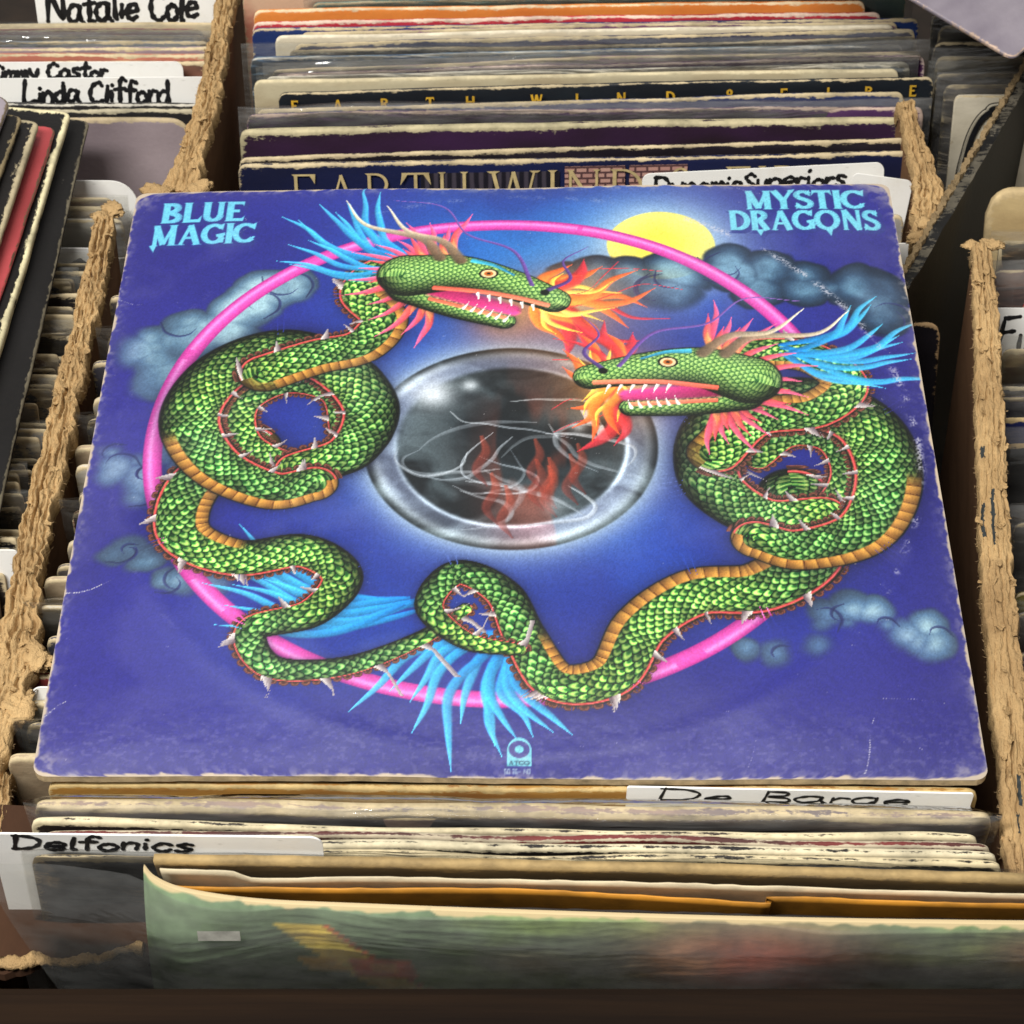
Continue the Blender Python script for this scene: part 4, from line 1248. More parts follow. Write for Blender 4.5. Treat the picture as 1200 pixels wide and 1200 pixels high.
# ---- geometry of the sleeve
cTL, cTR, cBR, cBL = [np.array(p) for p in ((-.1573, .8649, .3786), (.1573, .8638, .3844), (.1562, .5511, .3527), (-.1574, .5525, .3536))]
cN = np.cross(cTR - cBL, cTL - cBR); cN /= np.linalg.norm(cN)
RC = .030
def cover_pos(u, v, depth=0.0):
    e = np.clip(np.abs(v) - (1 - RC), 0, RC)
    lim = 1 - (RC - np.sqrt(np.maximum(RC * RC - e * e, 0)))
    uw = u * lim
    a = (uw + 1) / 2; b = (v + 1) / 2
    # hand-cut unevenness of worn edges
    P = (cBL * ((1 - a) * (1 - b))[..., None] + cBR * (a * (1 - b))[..., None] + cTR * (a * b)[..., None] + cTL * ((1 - a) * b)[..., None])
    h = .0030 * (1 - np.exp(-(1 + v) / .10)) * (1 - .75 * np.abs(u) ** 6) * (1 - .8 * np.clip(v, 0, 1) ** 4)
    rr = np.hypot(u - .01, v)
    h = h + .00030 * np.exp(-((rr - .955) / .03) ** 2) - .00018 * np.exp(-((rr - .36) / .05) ** 2)
    h = h + (vnoise(u * 3.1 + 7, v * 3.1 + 7, 91) - .5) * .0011 + (vnoise(u * 9 + 7, v * 9 + 7, 92) - .5) * .00022
    # dents near the lower border
    h = h + (vnoise(u * 40 + 7, v * 50 + 7, 93) - .5) * .00010 * np.exp(-((v + .92) / .10) ** 2)
    return P + cN * (h - depth)[..., None]

base_pt = (cBL + cBR) / 2
main = empty('record_sleeve', Matrix.Translation(tuple(base_pt)))
tag(main, 'worn blue record sleeve with coiled green creatures and pink hoop, lying on top', 'record sleeve')
P = cover_pos(U, V_) - base_pt
me = bpy.data.meshes.new('printed_face')
nv_ = GW * GH
me.vertices.add(nv_)
me.vertices.foreach_set('co', P.reshape(-1).astype(np.float32))
idx = np.arange(nv_, dtype=np.int32).reshape(GH, GW)
quads = np.stack([idx[1:, :-1], idx[1:, 1:], idx[:-1, 1:], idx[:-1, :-1]], -1).reshape(-1, 4)
nf = len(quads)
me.loops.add(nf * 4); me.polygons.add(nf)
me.loops.foreach_set('vertex_index', quads.reshape(-1))
me.polygons.foreach_set('loop_start', np.arange(0, nf * 4, 4, dtype=np.int32))
me.polygons.foreach_set('use_smooth', np.ones(nf, dtype=bool))
me.update(calc_edges=True)
at = me.attributes.new('print', 'FLOAT_COLOR', 'POINT')
rgba = np.ones((GH, GW, 4), np.float32)
rgba[..., :3] = lin(np.clip(IMG, 0, 255)) * .80 + .003
at.data.foreach_set('color', rgba.reshape(-1))
me.materials.append(mat_vcol('cover_print', .34, 0))
# board under the print (edge, underside)
n2 = 90
bu_ = np.concatenate([np.linspace(-1, -.97, 7)[:-1], np.linspace(-.97, .97, n2), np.linspace(.97, 1, 7)[1:]])
bg_u, bg_v = np.meshgrid(bu_, bu_[::-1])
top = cover_pos(bg_u * .9992, bg_v * .9992, np.full(bg_u.shape, .00012)) - base_pt
# swollen edge: board thickness 2.6 mm with split cardboard layers
bot = cover_pos(bg_u * .9992, bg_v * .9992, .0026 + .0005 * vnoise(bg_u * 30, bg_v * 30, 95)) - base_pt
m_ = len(bu_)
VV = np.concatenate([top.reshape(-1, 3), bot.reshape(-1, 3)])
Fc = []
for i in range(m_ - 1):
    for j in range(m_ - 1):
        a = i * m_ + j
        Fc.append((a, a + m_, a + m_ + 1, a + 1)); Fc.append((a + m_ * m_, a + 1 + m_ * m_, a + m_ + 1 + m_ * m_, a + m_ + m_ * m_))
loop = [j for j in range(m_)] + [i * m_ + m_ - 1 for i in range(1, m_)] + [(m_ - 1) * m_ + j for j in range(m_ - 2, -1, -1)] + [i * m_ for i in range(m_ - 2, 0, -1)]
for a, b in zip(loop, loop[1:] + loop[:1]):
    Fc.append((a, b, b + m_ * m_, a + m_ * m_))
bd = mesh_obj('board', VV, Fc, mat_plain('raw_sleeve_board', (196, 172, 132), .8, .22, 90), main)
pf = bpy.data.objects.new('printed_face', me); col.objects.link(pf); pf.parent = bd

# ------------------------------------------------------------------ sleeves in the rear box (front to back)
RL = math.radians(-7)     # these lean away from the viewer
MS = mat_sleeve
r1 = sleeve((-.1269, .9635, .3326), (.1856, .9725, .3339), MS('navy_sleeve', (22, 26, 52), (28, 36, 78), .55, pscale=5), 'navy blue sleeve with large gold capitals, frontmost in the rear box', RL, .0032, bow=-.001)
tw, th_ = r1['w'], r1['h']
# printed pictures on its front
MB = NT('pink_brick_print')
bt = MB.node('ShaderNodeTexBrick'); bt.inputs['Scale'].default_value = 90
bt.inputs['Color1'].default_value = L4((186, 146, 132)); bt.inputs['Color2'].default_value = L4((170, 126, 116)); bt.inputs['Mortar'].default_value = L4((84, 58, 58)); bt.inputs['Mortar Size'].default_value = .05
tc = MB.node('ShaderNodeTexCoord'); MB.link(tc.outputs['Object'], bt.inputs[0])
mp = MB.node('ShaderNodeMapping'); mp.inputs['Rotation'].default_value = (math.radians(90), 0, 0); MB.link(tc.outputs['Object'], mp.inputs[0]); MB.link(mp.outputs[0], bt.inputs[0])
MB.set(bt.outputs[0], .4)
MC = NT('dark_curtain_print')
wv = MC.node('ShaderNodeTexWave'); wv.inputs['Scale'].default_value = 75; wv.inputs['Distortion'].default_value = 1.0
tc = MC.node('ShaderNodeTexCoord'); MC.link(tc.outputs['Object'], wv.inputs[0])
MC.set(MC.ramp(wv.outputs[1], [(.3, L4((26, 24, 34))), (.8, L4((66, 60, 70)))]), .4)
yf = lambda x: -.001 * (1 - (2 * x / tw) ** 2)
def patch(parent, name, x0, x1, z0, z1, mat, y, n=10, yfun=None):
    V, Fc = [], []
    for i in range(n + 1):
        x = x0 + (x1 - x0) * i / n
        yy = y + (yfun(x) if yfun else 0)
        V += [(x, yy, z0), (x, yy, z1)]
    for i in range(n):
        Fc.append((2 * i, 2 * i + 2, 2 * i + 3, 2 * i + 1))
    return mesh_obj(name, V, Fc, mat, parent)
FY = -.0032
patch(r1, 'curtain_picture', -.0720, -.0075, th_ - .06, th_ - .0052, MC.m, FY, yfun=yf)
patch(r1, 'brick_picture', -.0050, .0230, th_ - .06, th_ - .0030, MB.m, FY, yfun=yf)
patch(r1, 'brick_picture', .0250, .0520, th_ - .06, th_ - .0030, MB.m, FY, yfun=yf)
def gold_words(parent, words, hgt, zt, mat, y, w=.075, h_=.045, s=.06, yfun=None):
    for (txt, x0, x1) in words:
        polys, adv = layout_text(txt, w, h_, s, .16)
        poly_mesh('gold_lettering', polys, mat, parent, (x1 - x0) / adv, hgt, x0, zt - hgt, y, yfun=yfun)
X0 = -.1563
gold_words(r1, [('EARTH', X0 + .0245, X0 + .1065), ('WIND', X0 + .1165, X0 + .1880), ('&', X0 + .1990, X0 + .2140), ('FIRE', X0 + .2260, X0 + .2780)],   .021, th_ - .0045, M_GOLD, FY - .0006, yfun=yf)

sleeve((-.1271, .9695, .3316), (.1844, .9785, .3372), MS('black_sleeve_a', (28, 24, 30), (40, 34, 44), .62), 'thin black sleeve with worn pale top, second in the rear box', RL, .0021)
sleeve((-.1276, .9845, .3372), (.1841, .9935, .3383), MS('purple_black_sleeve', (40, 28, 36), (62, 36, 70), .78, (186, 174, 138), pscale=7), 'dark purple sleeve with a broad cream top edge, third in the rear box', RL, .0052)
sleeve((-.1253, .9975, .3385), (.1955, 1.0065, .3375), MS('lilac_sleeve', (92, 60, 98), (70, 40, 80), .55, (190, 166, 150)), 'purple sleeve in loose lilac-tinted plastic with pinkish top edge', RL, .0024, plastic=M_PLASTIC2, ext=.004)
sleeve((-.1218, 1.0075, .3350), (.1874, 1.0165, .3392), MS('blue_worn_sleeve', (44, 54, 92), (60, 66, 100), .62), 'blue sleeve with heavily chipped top in front of the small gold letters', RL, .0021)
r6 = sleeve((-.1117, 1.0155, .3393), (.2022, 1.0245, .3429), MS('black_gold_sleeve', (24, 28, 34), (30, 36, 42), .35), 'black sleeve with small spaced gold capitals along its top', RL, .0022, wob=.0003)
w6 = r6['w']
for ch, px in zip('EARTHWIND&FIRE', (345, 395, 450, 503, 550, 628, 675, 727, 785, 855, 918, 970, 1018, 1070)):
    polys, adv = layout_text(ch, .19, .15, .0)
    fx = (px - 326) / (1094 - 326)
    sx = .0058
    poly_mesh('gold_letter', polys, M_YELLOW, r6, sx, .0058, -w6 / 2 + w6 * fx - adv * sx / 2, r6['h'] - .0088, -.0026)
sleeve((-.1239, 1.0225, .3422), (.1867, 1.0315, .3426), MS('cream_sleeve', (196, 184, 152), (176, 160, 128), .5, (206, 192, 156)), 'cream sleeve standing taller just behind the small gold letters', RL, .0029)
sleeve((-.1190, 1.027, .3415), (.1925, 1.036, .3438), MS('grey_blue_sleeve', (116, 124, 134), (150, 150, 146), .72, (222, 214, 196)), 'grey sleeve with a torn white top right corner', RL, .0022, plastic=M_PLASTIC)
sleeve((-.1144, 1.031, .3410), (.1998, 1.040, .3457), MS('plum_sleeve', (92, 44, 92), (76, 38, 84), .5, (214, 190, 178)), 'plum purple sleeve with pale pink top line', RL, .0022)
sleeve((-.1164, 1.035, .3411), (.1986, 1.044, .3467), MS('mauve_sleeve', (146, 118, 124), (120, 98, 110), .6), 'dusty mauve sleeve in wide clear plastic, middle of the rear box', RL, .0022, plastic=M_PLASTIC2, ext=.004)
sleeve((-.1269, 1.0405, .3440), (.1906, 1.0495, .3465), MS('sky_blue_sleeve', (56, 96, 142), (120, 148, 166), .45, (214, 212, 204)), 'sky blue sleeve in shiny crinkled plastic', RL, .0027, plastic=M_PLASTIC, ext=.006)
sleeve((-.1089, 1.0485, .3433), (.1983, 1.0575, .3462), MS('dark_brick_sleeve', (36, 30, 34), (128, 84, 70), .55, pscale=9, lo=.5, hi=.56), 'dark sleeve with a reddish brick patch along its top', RL, .0022)
sleeve((-.1061, 1.0520, .3455), (.1977, 1.061, .3481), MS('slate_sleeve', (44, 48, 74), (62, 60, 84), .58), 'slate blue sleeve with a cream worn right corner, before the ivory one', RL, .0021)
sleeve((-.1159, 1.0560, .3475), (.1876, 1.065, .3496), MS('ivory_sleeve', (212, 200, 174), (196, 182, 156), .5, (226, 214, 188)), 'plain ivory sleeve with rounded right corner', RL, .0027)
sleeve((-.1036, 1.0595, .3475), (.1898, 1.0685, .3486), MS('pink_line_sleeve', (128, 84, 110), (90, 66, 96), .6), 'thin dusky pink sleeve between ivory and navy ones', RL, .0019)
sleeve((-.1276, 1.0630, .3484), (.2009, 1.0720, .3477), MS('deep_navy_sleeve', (38, 60, 116), (28, 34, 66), .45, pscale=4), 'deep navy sleeve with worn corners, wider than its neighbours', RL, .0024)
sleeve((-.1277, 1.0685, .3486), (.1829, 1.0775, .3489), MS('red_sleeve', (190, 56, 70), (168, 40, 52), .55, (226, 196, 176)), 'red sleeve seen as a thin line below the orange one', RL, .0024)
sleeve((-.1277, 1.0760, .3507), (.1754, 1.0850, .3515), MS('orange_sleeve', (218, 134, 62), (208, 118, 54), .45, (226, 200, 160)), 'bright orange sleeve near the top of the picture', RL, .0029)
sleeve((-.0995, 1.0835, .3505), (.1966, 1.0925, .3520), MS('teal_sleeve', (92, 128, 122), (122, 146, 132), .4), 'grey teal sleeve behind the orange one', RL, .0027, plastic=M_PLASTIC3)
sleeve((-.1345, 1.0925, .3515), (.1752, 1.1015, .3535), MS('peach_sleeve', (206, 170, 140), (170, 110, 90), .5), 'peach sleeve corner at the very top beside the left box wall', RL, .0027)
sleeve((-.1240, 1.104, .355), (.1880, 1.112, .356), MS('grey_last_sleeve', (120, 140, 132), (92, 112, 106), .4), 'grey green sleeve at the top edge of the picture', RL, .0027)
card((.0598, .955, .3319), (.1708, .955, .3383), 'white divider card with a long marker name above the blue sleeve\'s upper right', RL, 'DynamicSuperiors', .0098, .0018, .005, .0112, sd=3, xs=1.24, rc=.004)
card((.1560, .948, .3370), (.1833, .945, .3345), 'plain white card corner sticking out right of the blue sleeve, upper one', RL, None, rc=.003)
card((.1480, .900, .3300), (.1782, .900, .3305), 'plain white card corner sticking out right of the blue sleeve, lower one', RL, None, rc=.004)
sleeve((-.1250, .861, .3155), (.1861, .859, .3173), MS('black_corner_sleeve', (26, 25, 30), (34, 32, 38), .45, (190, 158, 116)), 'black sleeve corner poking out right of the blue sleeve', math.radians(-12), .0030, rc=.006)
sleeve((-.1300, .940, .3240), (.1790, .935, .3230), MS('hidden_grey_sleeve', (170, 166, 158), (140, 136, 130), .4), 'pale sleeve mostly hidden behind the blue one, right end showing', RL, .004)

# ------------------------------------------------------------------ sleeves in the front box, leaning towards the viewer
FLn = math.radians(10)
sleeve((-.1534, .5545, .3480), (.1532, .5505, .3485), MS('tan_sleeve', (178, 132, 66), (150, 104, 56), .6, (204, 176, 120)), 'tan sleeve right under the lower edge of the blue one', FLn, .0030)
card((.0377, .5500, .3512), (.1514, .5490, .3490), 'white divider card with thin stretched lettering under the lower right of the blue sleeve', math.radians(4), 'De Barge', .0058, .0010, .010, .0062, sd=8, xs=3.6, rc=.001, cut=.02)
sleeve((-.1560, .5465, .3440), (.1557, .5430, .3435), MS('offwhite_sleeve', (206, 200, 184), (176, 166, 146), .65, (212, 196, 156)), 'off-white sleeve with black gap beneath, below the blue sleeve', FLn, .0036)
sleeve((-.1554, .5415, .3515), (.1556, .5375, .3500), MS('pinkgrey_sleeve', (150, 130, 118), (120, 110, 108), .6), 'pinkish grey sleeve in baggy shiny plastic below the blue sleeve', math.radians(14), .0052, plastic=M_PLASTIC2, ext=.002, pmargin=.003)
sleeve((-.1551, .5325, .3525), (.1502, .5290, .3485), MS('black_worn_sleeve', (40, 34, 30), (52, 42, 36), .74, (214, 200, 164)), 'cream-edged sleeve with black chips, rounded left corner', FLn, .0026)
sleeve((-.1504, .5285, .3520), (.1534, .5250, .3505), MS('red_brown_sleeve', (112, 46, 44), (60, 40, 36), .45, (190, 176, 150), pscale=10), 'reddish brown sleeve with chipped top, behind the marker card at bottom left', FLn, .0024)
sleeve((-.1468, .5245, .3530), (.1546, .5208, .3510), MS('black_worn_sleeve_b', (30, 26, 26), (120, 30, 34), .66, (210, 198, 166), pscale=12, lo=.6, hi=.66), 'black sleeve with flaking cream edge and red spot', FLn, .0028)
sleeve((-.1489, .5200, .3540), (.1554, .5160, .3515), MS('black_cream_sleeve', (34, 31, 28), (42, 38, 34), .66, (206, 190, 152)), 'black sleeve with smooth cream top, ending at the right wall', FLn, .0028)
card((-.1625, .5130, .3692), (-.0590, .5115, .3690), 'white divider card with one thick black marker word at the lower left', math.radians(6), 'Delfonics', .0064, .0016, .006, .0073, sd=5, xs=2.25, rc=.004)
sleeve((-.1290, .5165, .3520), (.1575, .5120, .3485), MS('silver_sleeve', (150, 150, 146), (110, 112, 112), .4), 'silvery plastic-wrapped sleeve in front of the black and cream ones', FLn, .0030, plastic=M_PLASTIC2, ext=.005)

sleeve((-.1500, .5098, .3622), (.1585, .5075, .3548), MS('charcoal_sleeve', (34, 33, 35), (46, 44, 46), .62, (196, 178, 140)), 'charcoal sleeve with cream edge just behind the open gatefold sleeve', math.radians(6), .0018, plastic=M_PLASTIC3, ext=.002, pmargin=.003)
# gatefold sleeve at the front: back board, papers, bulging front panel in a loose plastic bag
gf = empty('gatefold_sleeve', Matrix.Translation((.03, .50, .06)))
tag(gf, 'open gatefold sleeve with dark green painted front, closest to the viewer', 'record sleeve')
go = np.array([.03, .50, .06])
def sheet(name, top, down, th, mat, parent, o, nz=14, attrs_wear=False, curve=None):
    """thick sheet hanging from a polyline top edge along vector down (per point offset via curve)"""
    P, Ln = resample([tuple(p) for p in top], 110)
    V, W = [], []
    for sg in (0, 1):
        for j in range(nz + 1):
            v = (j / nz) ** 1.6
            for i, p in enumerate(P):
                d = np.array(down) * v
                q = p[:3] + d + np.array([0, th * (sg - .5) * 1.0, 0])
                if curve is not None: q = q + curve(i / 109.0, v)
                if j == 0: q = q + np.array([0, 0, (vnoise(np.array(i * .6), np.array(1.), len(name)) - .5) * .0006])
                V.append(q - o); W.append(1.0 if j == 0 else (.6 if j == 1 else 0))
    n = len(P); m = n * (nz + 1)
    Fc = []
    for j in range(nz):
        for i in range(n - 1):
            a = j * n + i
            Fc += [(a, a + n, a + n + 1, a + 1), (a + m, a + 1 + m, a + n + 1 + m, a + n + m)]
    for i in range(n - 1):
        Fc.append((i, i + 1, i + 1 + m, i + m))
    for j in range(nz):
        a = j * n; b = a + n - 1
        Fc += [(a, a + m, a + n + m, a + n), (b, b + n, b + n + m, b + m)]
    return mesh_obj(name, V, Fc, mat, parent, True, {'wear': W})
gdown = (0, .10, -.26)
M_GB = MS('grey_board', (126, 108, 80), (112, 96, 72), .6, (170, 144, 98))
sheet('back_panel', [(-.1110, .5060, .3658), (-.04, .5050, .3655), (.05, .5035, .3645), (.12, .5020, .3630), (.2035, .5010, .3605)], gdown, .0030, M_GB, gf, go)
sheet('inner_sleeve', [(-.1085, .5010, .3660), (-.087, .5000, .3660), (-.078, .4998, .3632), (-.045, .4995, .3640), (.0, .4990, .3634), (.05, .4985, .3622), (.12, .4975, .3600), (.2025, .4965, .3575)], gdown, .0006, M_PAPER, gf, go)
sheet('orange_inner_sleeve', [(-.1050, .4985, .3610), (-.06, .4975, .3610), (.0, .4970, .3612), (.045, .4960, .3590), (.0795, .4950, .3570), (.081, .4948, .3602), (.13, .4942, .3585), (.2025, .4935, .3570)], gdown, .0006, M_ORANGEP, gf, go)
sheet('inner_lining', [(-.100, .4955, .3560), (.0, .4940, .3560), (.10, .4925, .3535), (.2025, .4910, .3525)], gdown, .0008, mat_plain('dark_lining', (34, 27, 22), .7), gf, go)
# painted front panel on its own fine grid
fW, fH = 420, 90
fx, fv = np.linspace(0, 1, fW), np.linspace(0, 1, fH) ** 2.0
FU, FV = np.meshgrid(fx, fv)
FVr = FV; FV = FV * 3.0
IM2 = np.zeros((fH, fW, 3)); IM2[...] = (116, 134, 106)
def bl2(m, c):
    m = np.clip(m, 0, 1)[..., None]; IM2[...] = IM2 * (1 - m) + np.array(c) * m
bl2(sm(fbm(FU * 5 + 2, FV * 6, 3, 4), .45, .62) * .8, (160, 184, 112))
bl2(sm(fbm(FU * 4 + 8, FV * 8, 4, 4), .50, .66) * .7, (96, 116, 92))
bl2(np.exp(-(((FU - .60) / .11) ** 2 + ((FV - .16) / .13) ** 2)) * .95, (216, 108, 86))
bl2(np.exp(-(((FU - .53) / .035) ** 2 + ((FV - .15) / .06) ** 2)) * .9, (214, 160, 120))
bl2(np.exp(-(((FU - .74) / .14) ** 2 + ((FV - .17) / .035) ** 2)) * .9, (110, 96, 90))
bl2(np.exp(-(((FU - .80) / .10) ** 2 + ((FV - .32) / .07) ** 2)) * .8, (190, 176, 96))
bl2(np.exp(-(((FU - .88) / .06) ** 2 + ((FV - .10) / .07) ** 2)) * .7, (206, 130, 96))
bl2(np.exp(-(((FU - .38) / .05) ** 2 + ((FV - .17) / .05) ** 2)) * .8, (160, 140, 112))
def par(u0, u1, v0, v1, sl, c):
    c0 = u0 + (FV - v0) * sl
    m = sm(FU, c0 - .002, c0 + .002) * sm(-FU, -(c0 + (u1 - u0)) - .002, -(c0 + (u1 - u0)) + .002) * (FV > v0) * (FV < v1)
    bl2(m * (.75 + .25 * vnoise(FU * 40, FV * 160, 5)), c)
par(.130, .178, .055, .33, .42, (236, 204, 96))
par(.178, .184, .055, .33, .42, (214, 110, 74))
par(.152, .190, .17, .22, .30, (230, 184, 96))
par(.205, .265, .175, .245, .12, (226, 110, 80))
par(.225, .250, .19, .235, .12, (236, 170, 90))
IM2 *= (.85 + .3 * fbm(FU * 90, FV * 30, 6, 3))[..., None]
FV = FVr
bl2(sm(.005 * fbm(FU * 60, FV * 4, 7, 3) * 1.6 - FV, -.001, .002), (198, 178, 136))
top, _ = resample([(-.1135, .5010, .3665), (-.1095, .4975, .3648), (-.100, .4948, .3625), (-.078, .4925, .3604), (-.045, .4910, .3598), (.0, .4895, .3589), (.06, .4882, .3576), (.12, .4870, .3572), (.2035, .4860, .3570)], fW)
dwn = np.array([0, .045, -.27])
PP = top[None, :, :3] + dwn * FV[..., None]
PP[..., 1] -= .022 * (1 - np.exp(-FV / .10))
PP[..., 1] += (fbm(FU * 8, FV * 5, 9, 2) - .5) * .002 * np.clip(FV * 8, 0, 1)
def grid_obj(name, PP, IMc, mat, parent, o, th):
    H_, W_ = PP.shape[:2]
    me = bpy.data.meshes.new(name)
    A = (PP - o).reshape(-1, 3); Bk = A + np.array([0, th, 0])
    idx = np.arange(H_ * W_).reshape(H_, W_); k = H_ * W_
    f1 = np.stack([idx[1:, :-1], idx[1:, 1:], idx[:-1, 1:], idx[:-1, :-1]], -1).reshape(-1, 4)
    tp = np.stack([idx[0, :-1], idx[0, 1:], idx[0, 1:] + k, idx[0, :-1] + k], -1)
    lf = np.stack([idx[:-1, 0], idx[:-1, 0] + k, idx[1:, 0] + k, idx[1:, 0]], -1)
    me.from_pydata(np.concatenate([A, Bk]).tolist(), [], np.concatenate([f1, f1[:, ::-1] + k, tp, lf]).tolist())
    a = me.attributes.new('print', 'FLOAT_COLOR', 'POINT')
    c = np.ones((2 * k, 4), np.float32)
    c[:k, :3] = lin(np.clip(IMc, 0, 255)).reshape(-1, 3); c[k:, :3] = lin((178, 158, 120))
    a.data.foreach_set('color', c.reshape(-1))
    me.materials.append(mat)
    o_ = bpy.data.objects.new(name, me); col.objects.link(o_); o_.parent = parent
    return o_
grid_obj('front_panel', PP, IM2, mat_vcol('gatefold_print', .40, 0, .2, 500), gf, go, .0016)
# loose plastic bag round the gatefold, sagging out to the left
V, Fc = [], []
na, nb_ = 60, 40
bagtop, _ = resample([(-.1660, .5110, .3590), (-.155, .5080, .3610), (-.135, .5040, .3640), (-.116, .4985, .3655), (-.104, .4930, .3620), (-.078, .4905, .3600), (0, .4870, .3590), (.10, .4852, .3576), (.2045, .4842, .3572)], na + 1)
for j in range(nb_ + 1):
    v = j / nb_
    for i in range(na + 1):
        p = bagtop[i, :3]
        u = i / na
        lft_ = max(0.0, 1 - u / .28)
        q = p + np.array([lft_ * .115 * v, .045 * v - .0235 * (1 - math.exp(-v / .10)) - lft_ * .055 * v * (1 - .2 * v), -.27 * v * (1 - .35 * lft_)])
        q = q + np.array([0, (vnoise(np.array(u * 14.), np.array(v * 9.), 3) - .5) * .003, (vnoise(np.array(u * 20.), np.array(v * 3.), 8) - .5) * .0012])
        V.append(q - go)
for j in range(nb_):
    for i in range(na):
        a = j * (na + 1) + i
        Fc.append((a, a + na + 1, a + na + 2, a + 1))
mesh_obj('plastic_cover', V, Fc, M_BAG, gf, True)
patch(gf, 'price_sticker', -.0960 - go[0], -.0830 - go[0], .3530 - go[2], .3575 - go[2], mat_plain('faded_sticker', (186, 184, 172), .6), .4835 - go[1])

# sleeves standing under the blue one: only their left and right corners peep out
under_cols = [((190, 170, 140), (150, 130, 104)), ((120, 112, 108), (90, 84, 82)), ((206, 198, 180), (170, 160, 140)), ((150, 60, 60), (90, 50, 48)), ((60, 60, 70), (90, 88, 96)), ((214, 206, 190), (190, 180, 160))]
um = [MS('under_sleeve_%s' % w_, a, b, .6) for w_, (a, b) in zip(('tan', 'grey', 'ivory', 'red', 'slate', 'white'), under_cols)]
rr = random.Random(21)
y = .572
k = 0
while y < .842:
    zt = min(.346, .3495 + (y - .552) * .085 - .007)
    dx = rr.uniform(-.004, .003)
    sleeve((-.1672 + dx, y, zt + rr.uniform(-.004, 0)), (.1530 + dx, y + rr.uniform(-.002, .002), zt + rr.uniform(-.006, -.002)), um[k % 6],
           'worn sleeve corner peeping out beneath the left edge of the blue sleeve', math.radians(8), .0036, group='sleeves under the blue sleeve', nx=12, plastic=(M_PLASTIC if k % 4 == 1 else None))
    y += rr.uniform(.011, .017); k += 1

# ------------------------------------------------------------------ left rear box
lb = lambda n, f, f2=None, w=.55, e=CREAM, **kw: MS(n, f, f2, w, e, **kw)
LR = math.radians(-8)
card((-.2401, 1.1000, .3539), (-.1459, 1.1000, .3567), 'white divider card with two large marker words, topmost at upper left', LR, 'Natalie Cole', .0150, .0026, .0055, .0215, sd=2, xs=.92, rc=.003)
card((-.2882, 1.0460, .3385), (-.1607, 1.0460, .3390), 'white divider card half hidden behind another lettered card at upper left', LR, 'Jimmy Castor', .0078, .0021, .0330, .0084, sd=4, xs=1.3, rc=.004)
card((-.2503, 1.0350, .3359), (-.1460, 1.0350, .3369), 'white divider card with two fully readable marker words beside the torn upper left wall', LR, 'Linda Clifford', .0108, .0022, .0125, .0128, sd=6, xs=1.12, rc=.003)
def lrow(px_y, Y, mat, label, t=.003, x1=-.1475, **kw):
    # height of the top follows the sight line measured on the photograph for this depth
    f, p = 2839.0, math.radians(40)
    dy = (600 - px_y) / f
    d = (math.cos(p) + dy * math.sin(p)); dz = (-math.sin(p) + dy * math.cos(p))
    z = .93 + Y / d * dz
    return sleeve((x1 - .312, Y, z), (x1, Y + .001, z), mat, label, LR, t, **kw)
lrow(29, 1.0855, lb('l_cream', (206, 188, 150), (190, 170, 130), .7), 'cream sleeve edge just below the topmost lettered card at upper left', .0036)
lrow(36, 1.0795, lb('l_crimson', (150, 46, 70), (120, 38, 58), .45), 'crimson sleeve edge in the left rear box', x1=-.1540)
lrow(43, 1.0740, lb('l_grey', (128, 122, 116), (104, 100, 98), .4), 'grey sleeve in plastic in the left rear box', .0034, plastic=M_PLASTIC, x1=-.1520)
lrow(50, 1.0685, lb('l_steel', (92, 104, 118), (120, 124, 128), .5), 'steel blue sleeve in cloudy plastic in the left rear box', .0032, plastic=M_PLASTIC2, x1=-.1500)
lrow(57, 1.0635, lb('l_lilac', (160, 138, 142), (130, 112, 118), .5), 'lilac grey sleeve in the left rear box', .0032)
lrow(65, 1.0570, lb('l_salmon', (192, 120, 98), (160, 96, 80), .5), 'salmon sleeve behind the half hidden lettered card', .0034)
lrow(74, 1.0535, lb('l_darkcream', (70, 60, 54), (150, 100, 80), .6), 'dark worn sleeve between two white cards', .0030)
lrow(123, 1.0260, lb('l_black', (30, 29, 30), (38, 36, 36), .4, (190, 184, 170)), 'black sleeve directly in front of the two lettered cards at upper left', .0032, x1=-.1480)
lrow(130, 1.0205, lb('l_black2', (34, 32, 34), (44, 42, 42), .6, (176, 166, 140)), 'black sleeve with chipped rim behind the mauve one', .0026, x1=-.1520)
mm = lb('l_mauve', (150, 136, 138), (104, 92, 96), .7, (178, 160, 128), pscale=6, stretch=(1, 1, 1), lo=.45, hi=.62)
sleeve((-.4665, 1.0120, .3255), (-.1545, 1.0140, .3262), mm, 'mauve grey sleeve with rounded worn corner beside the left wall', math.radians(-14), .0032, rc=.010)
card((-.2900, .9550, .3292), (-.1735, .9550, .3282), 'blank white divider card with rounded corner near the left wall', LR, None, rc=.012)

# left front box: right ends of the standing sleeves, with one card
for k, (Y, z, x1, m_, lab, pl) in enumerate([
    (.9440, .3265, -.1830, lb('lf_tan', (200, 176, 140), (120, 60, 70), .6), 'tan sleeve end in front of the blank white card', None),
    (.9370, .3255, -.1790, lb('lf_cream', (206, 190, 156), (176, 150, 120), .6), 'cream sleeve end with curled corner by the left wall', M_PLASTIC),
    (.9300, .3235, -.1770, lb('lf_white', (214, 210, 200), (190, 184, 170), .5), 'white sleeve end in shiny plastic by the left wall', M_PLASTIC2)]):
    sleeve((x1 - .312, Y, z), (x1, Y, z), m_, lab, LR, .0032, plastic=pl, nx=20)
card((-.2700, .9080, .3230), (-.1835, .9080, .3225), 'white divider card ending in a single letter e by the left wall', LR, 'e', .0130, .0022, .0715, .0150, sd=2, rc=.004)
rr = random.Random(33)
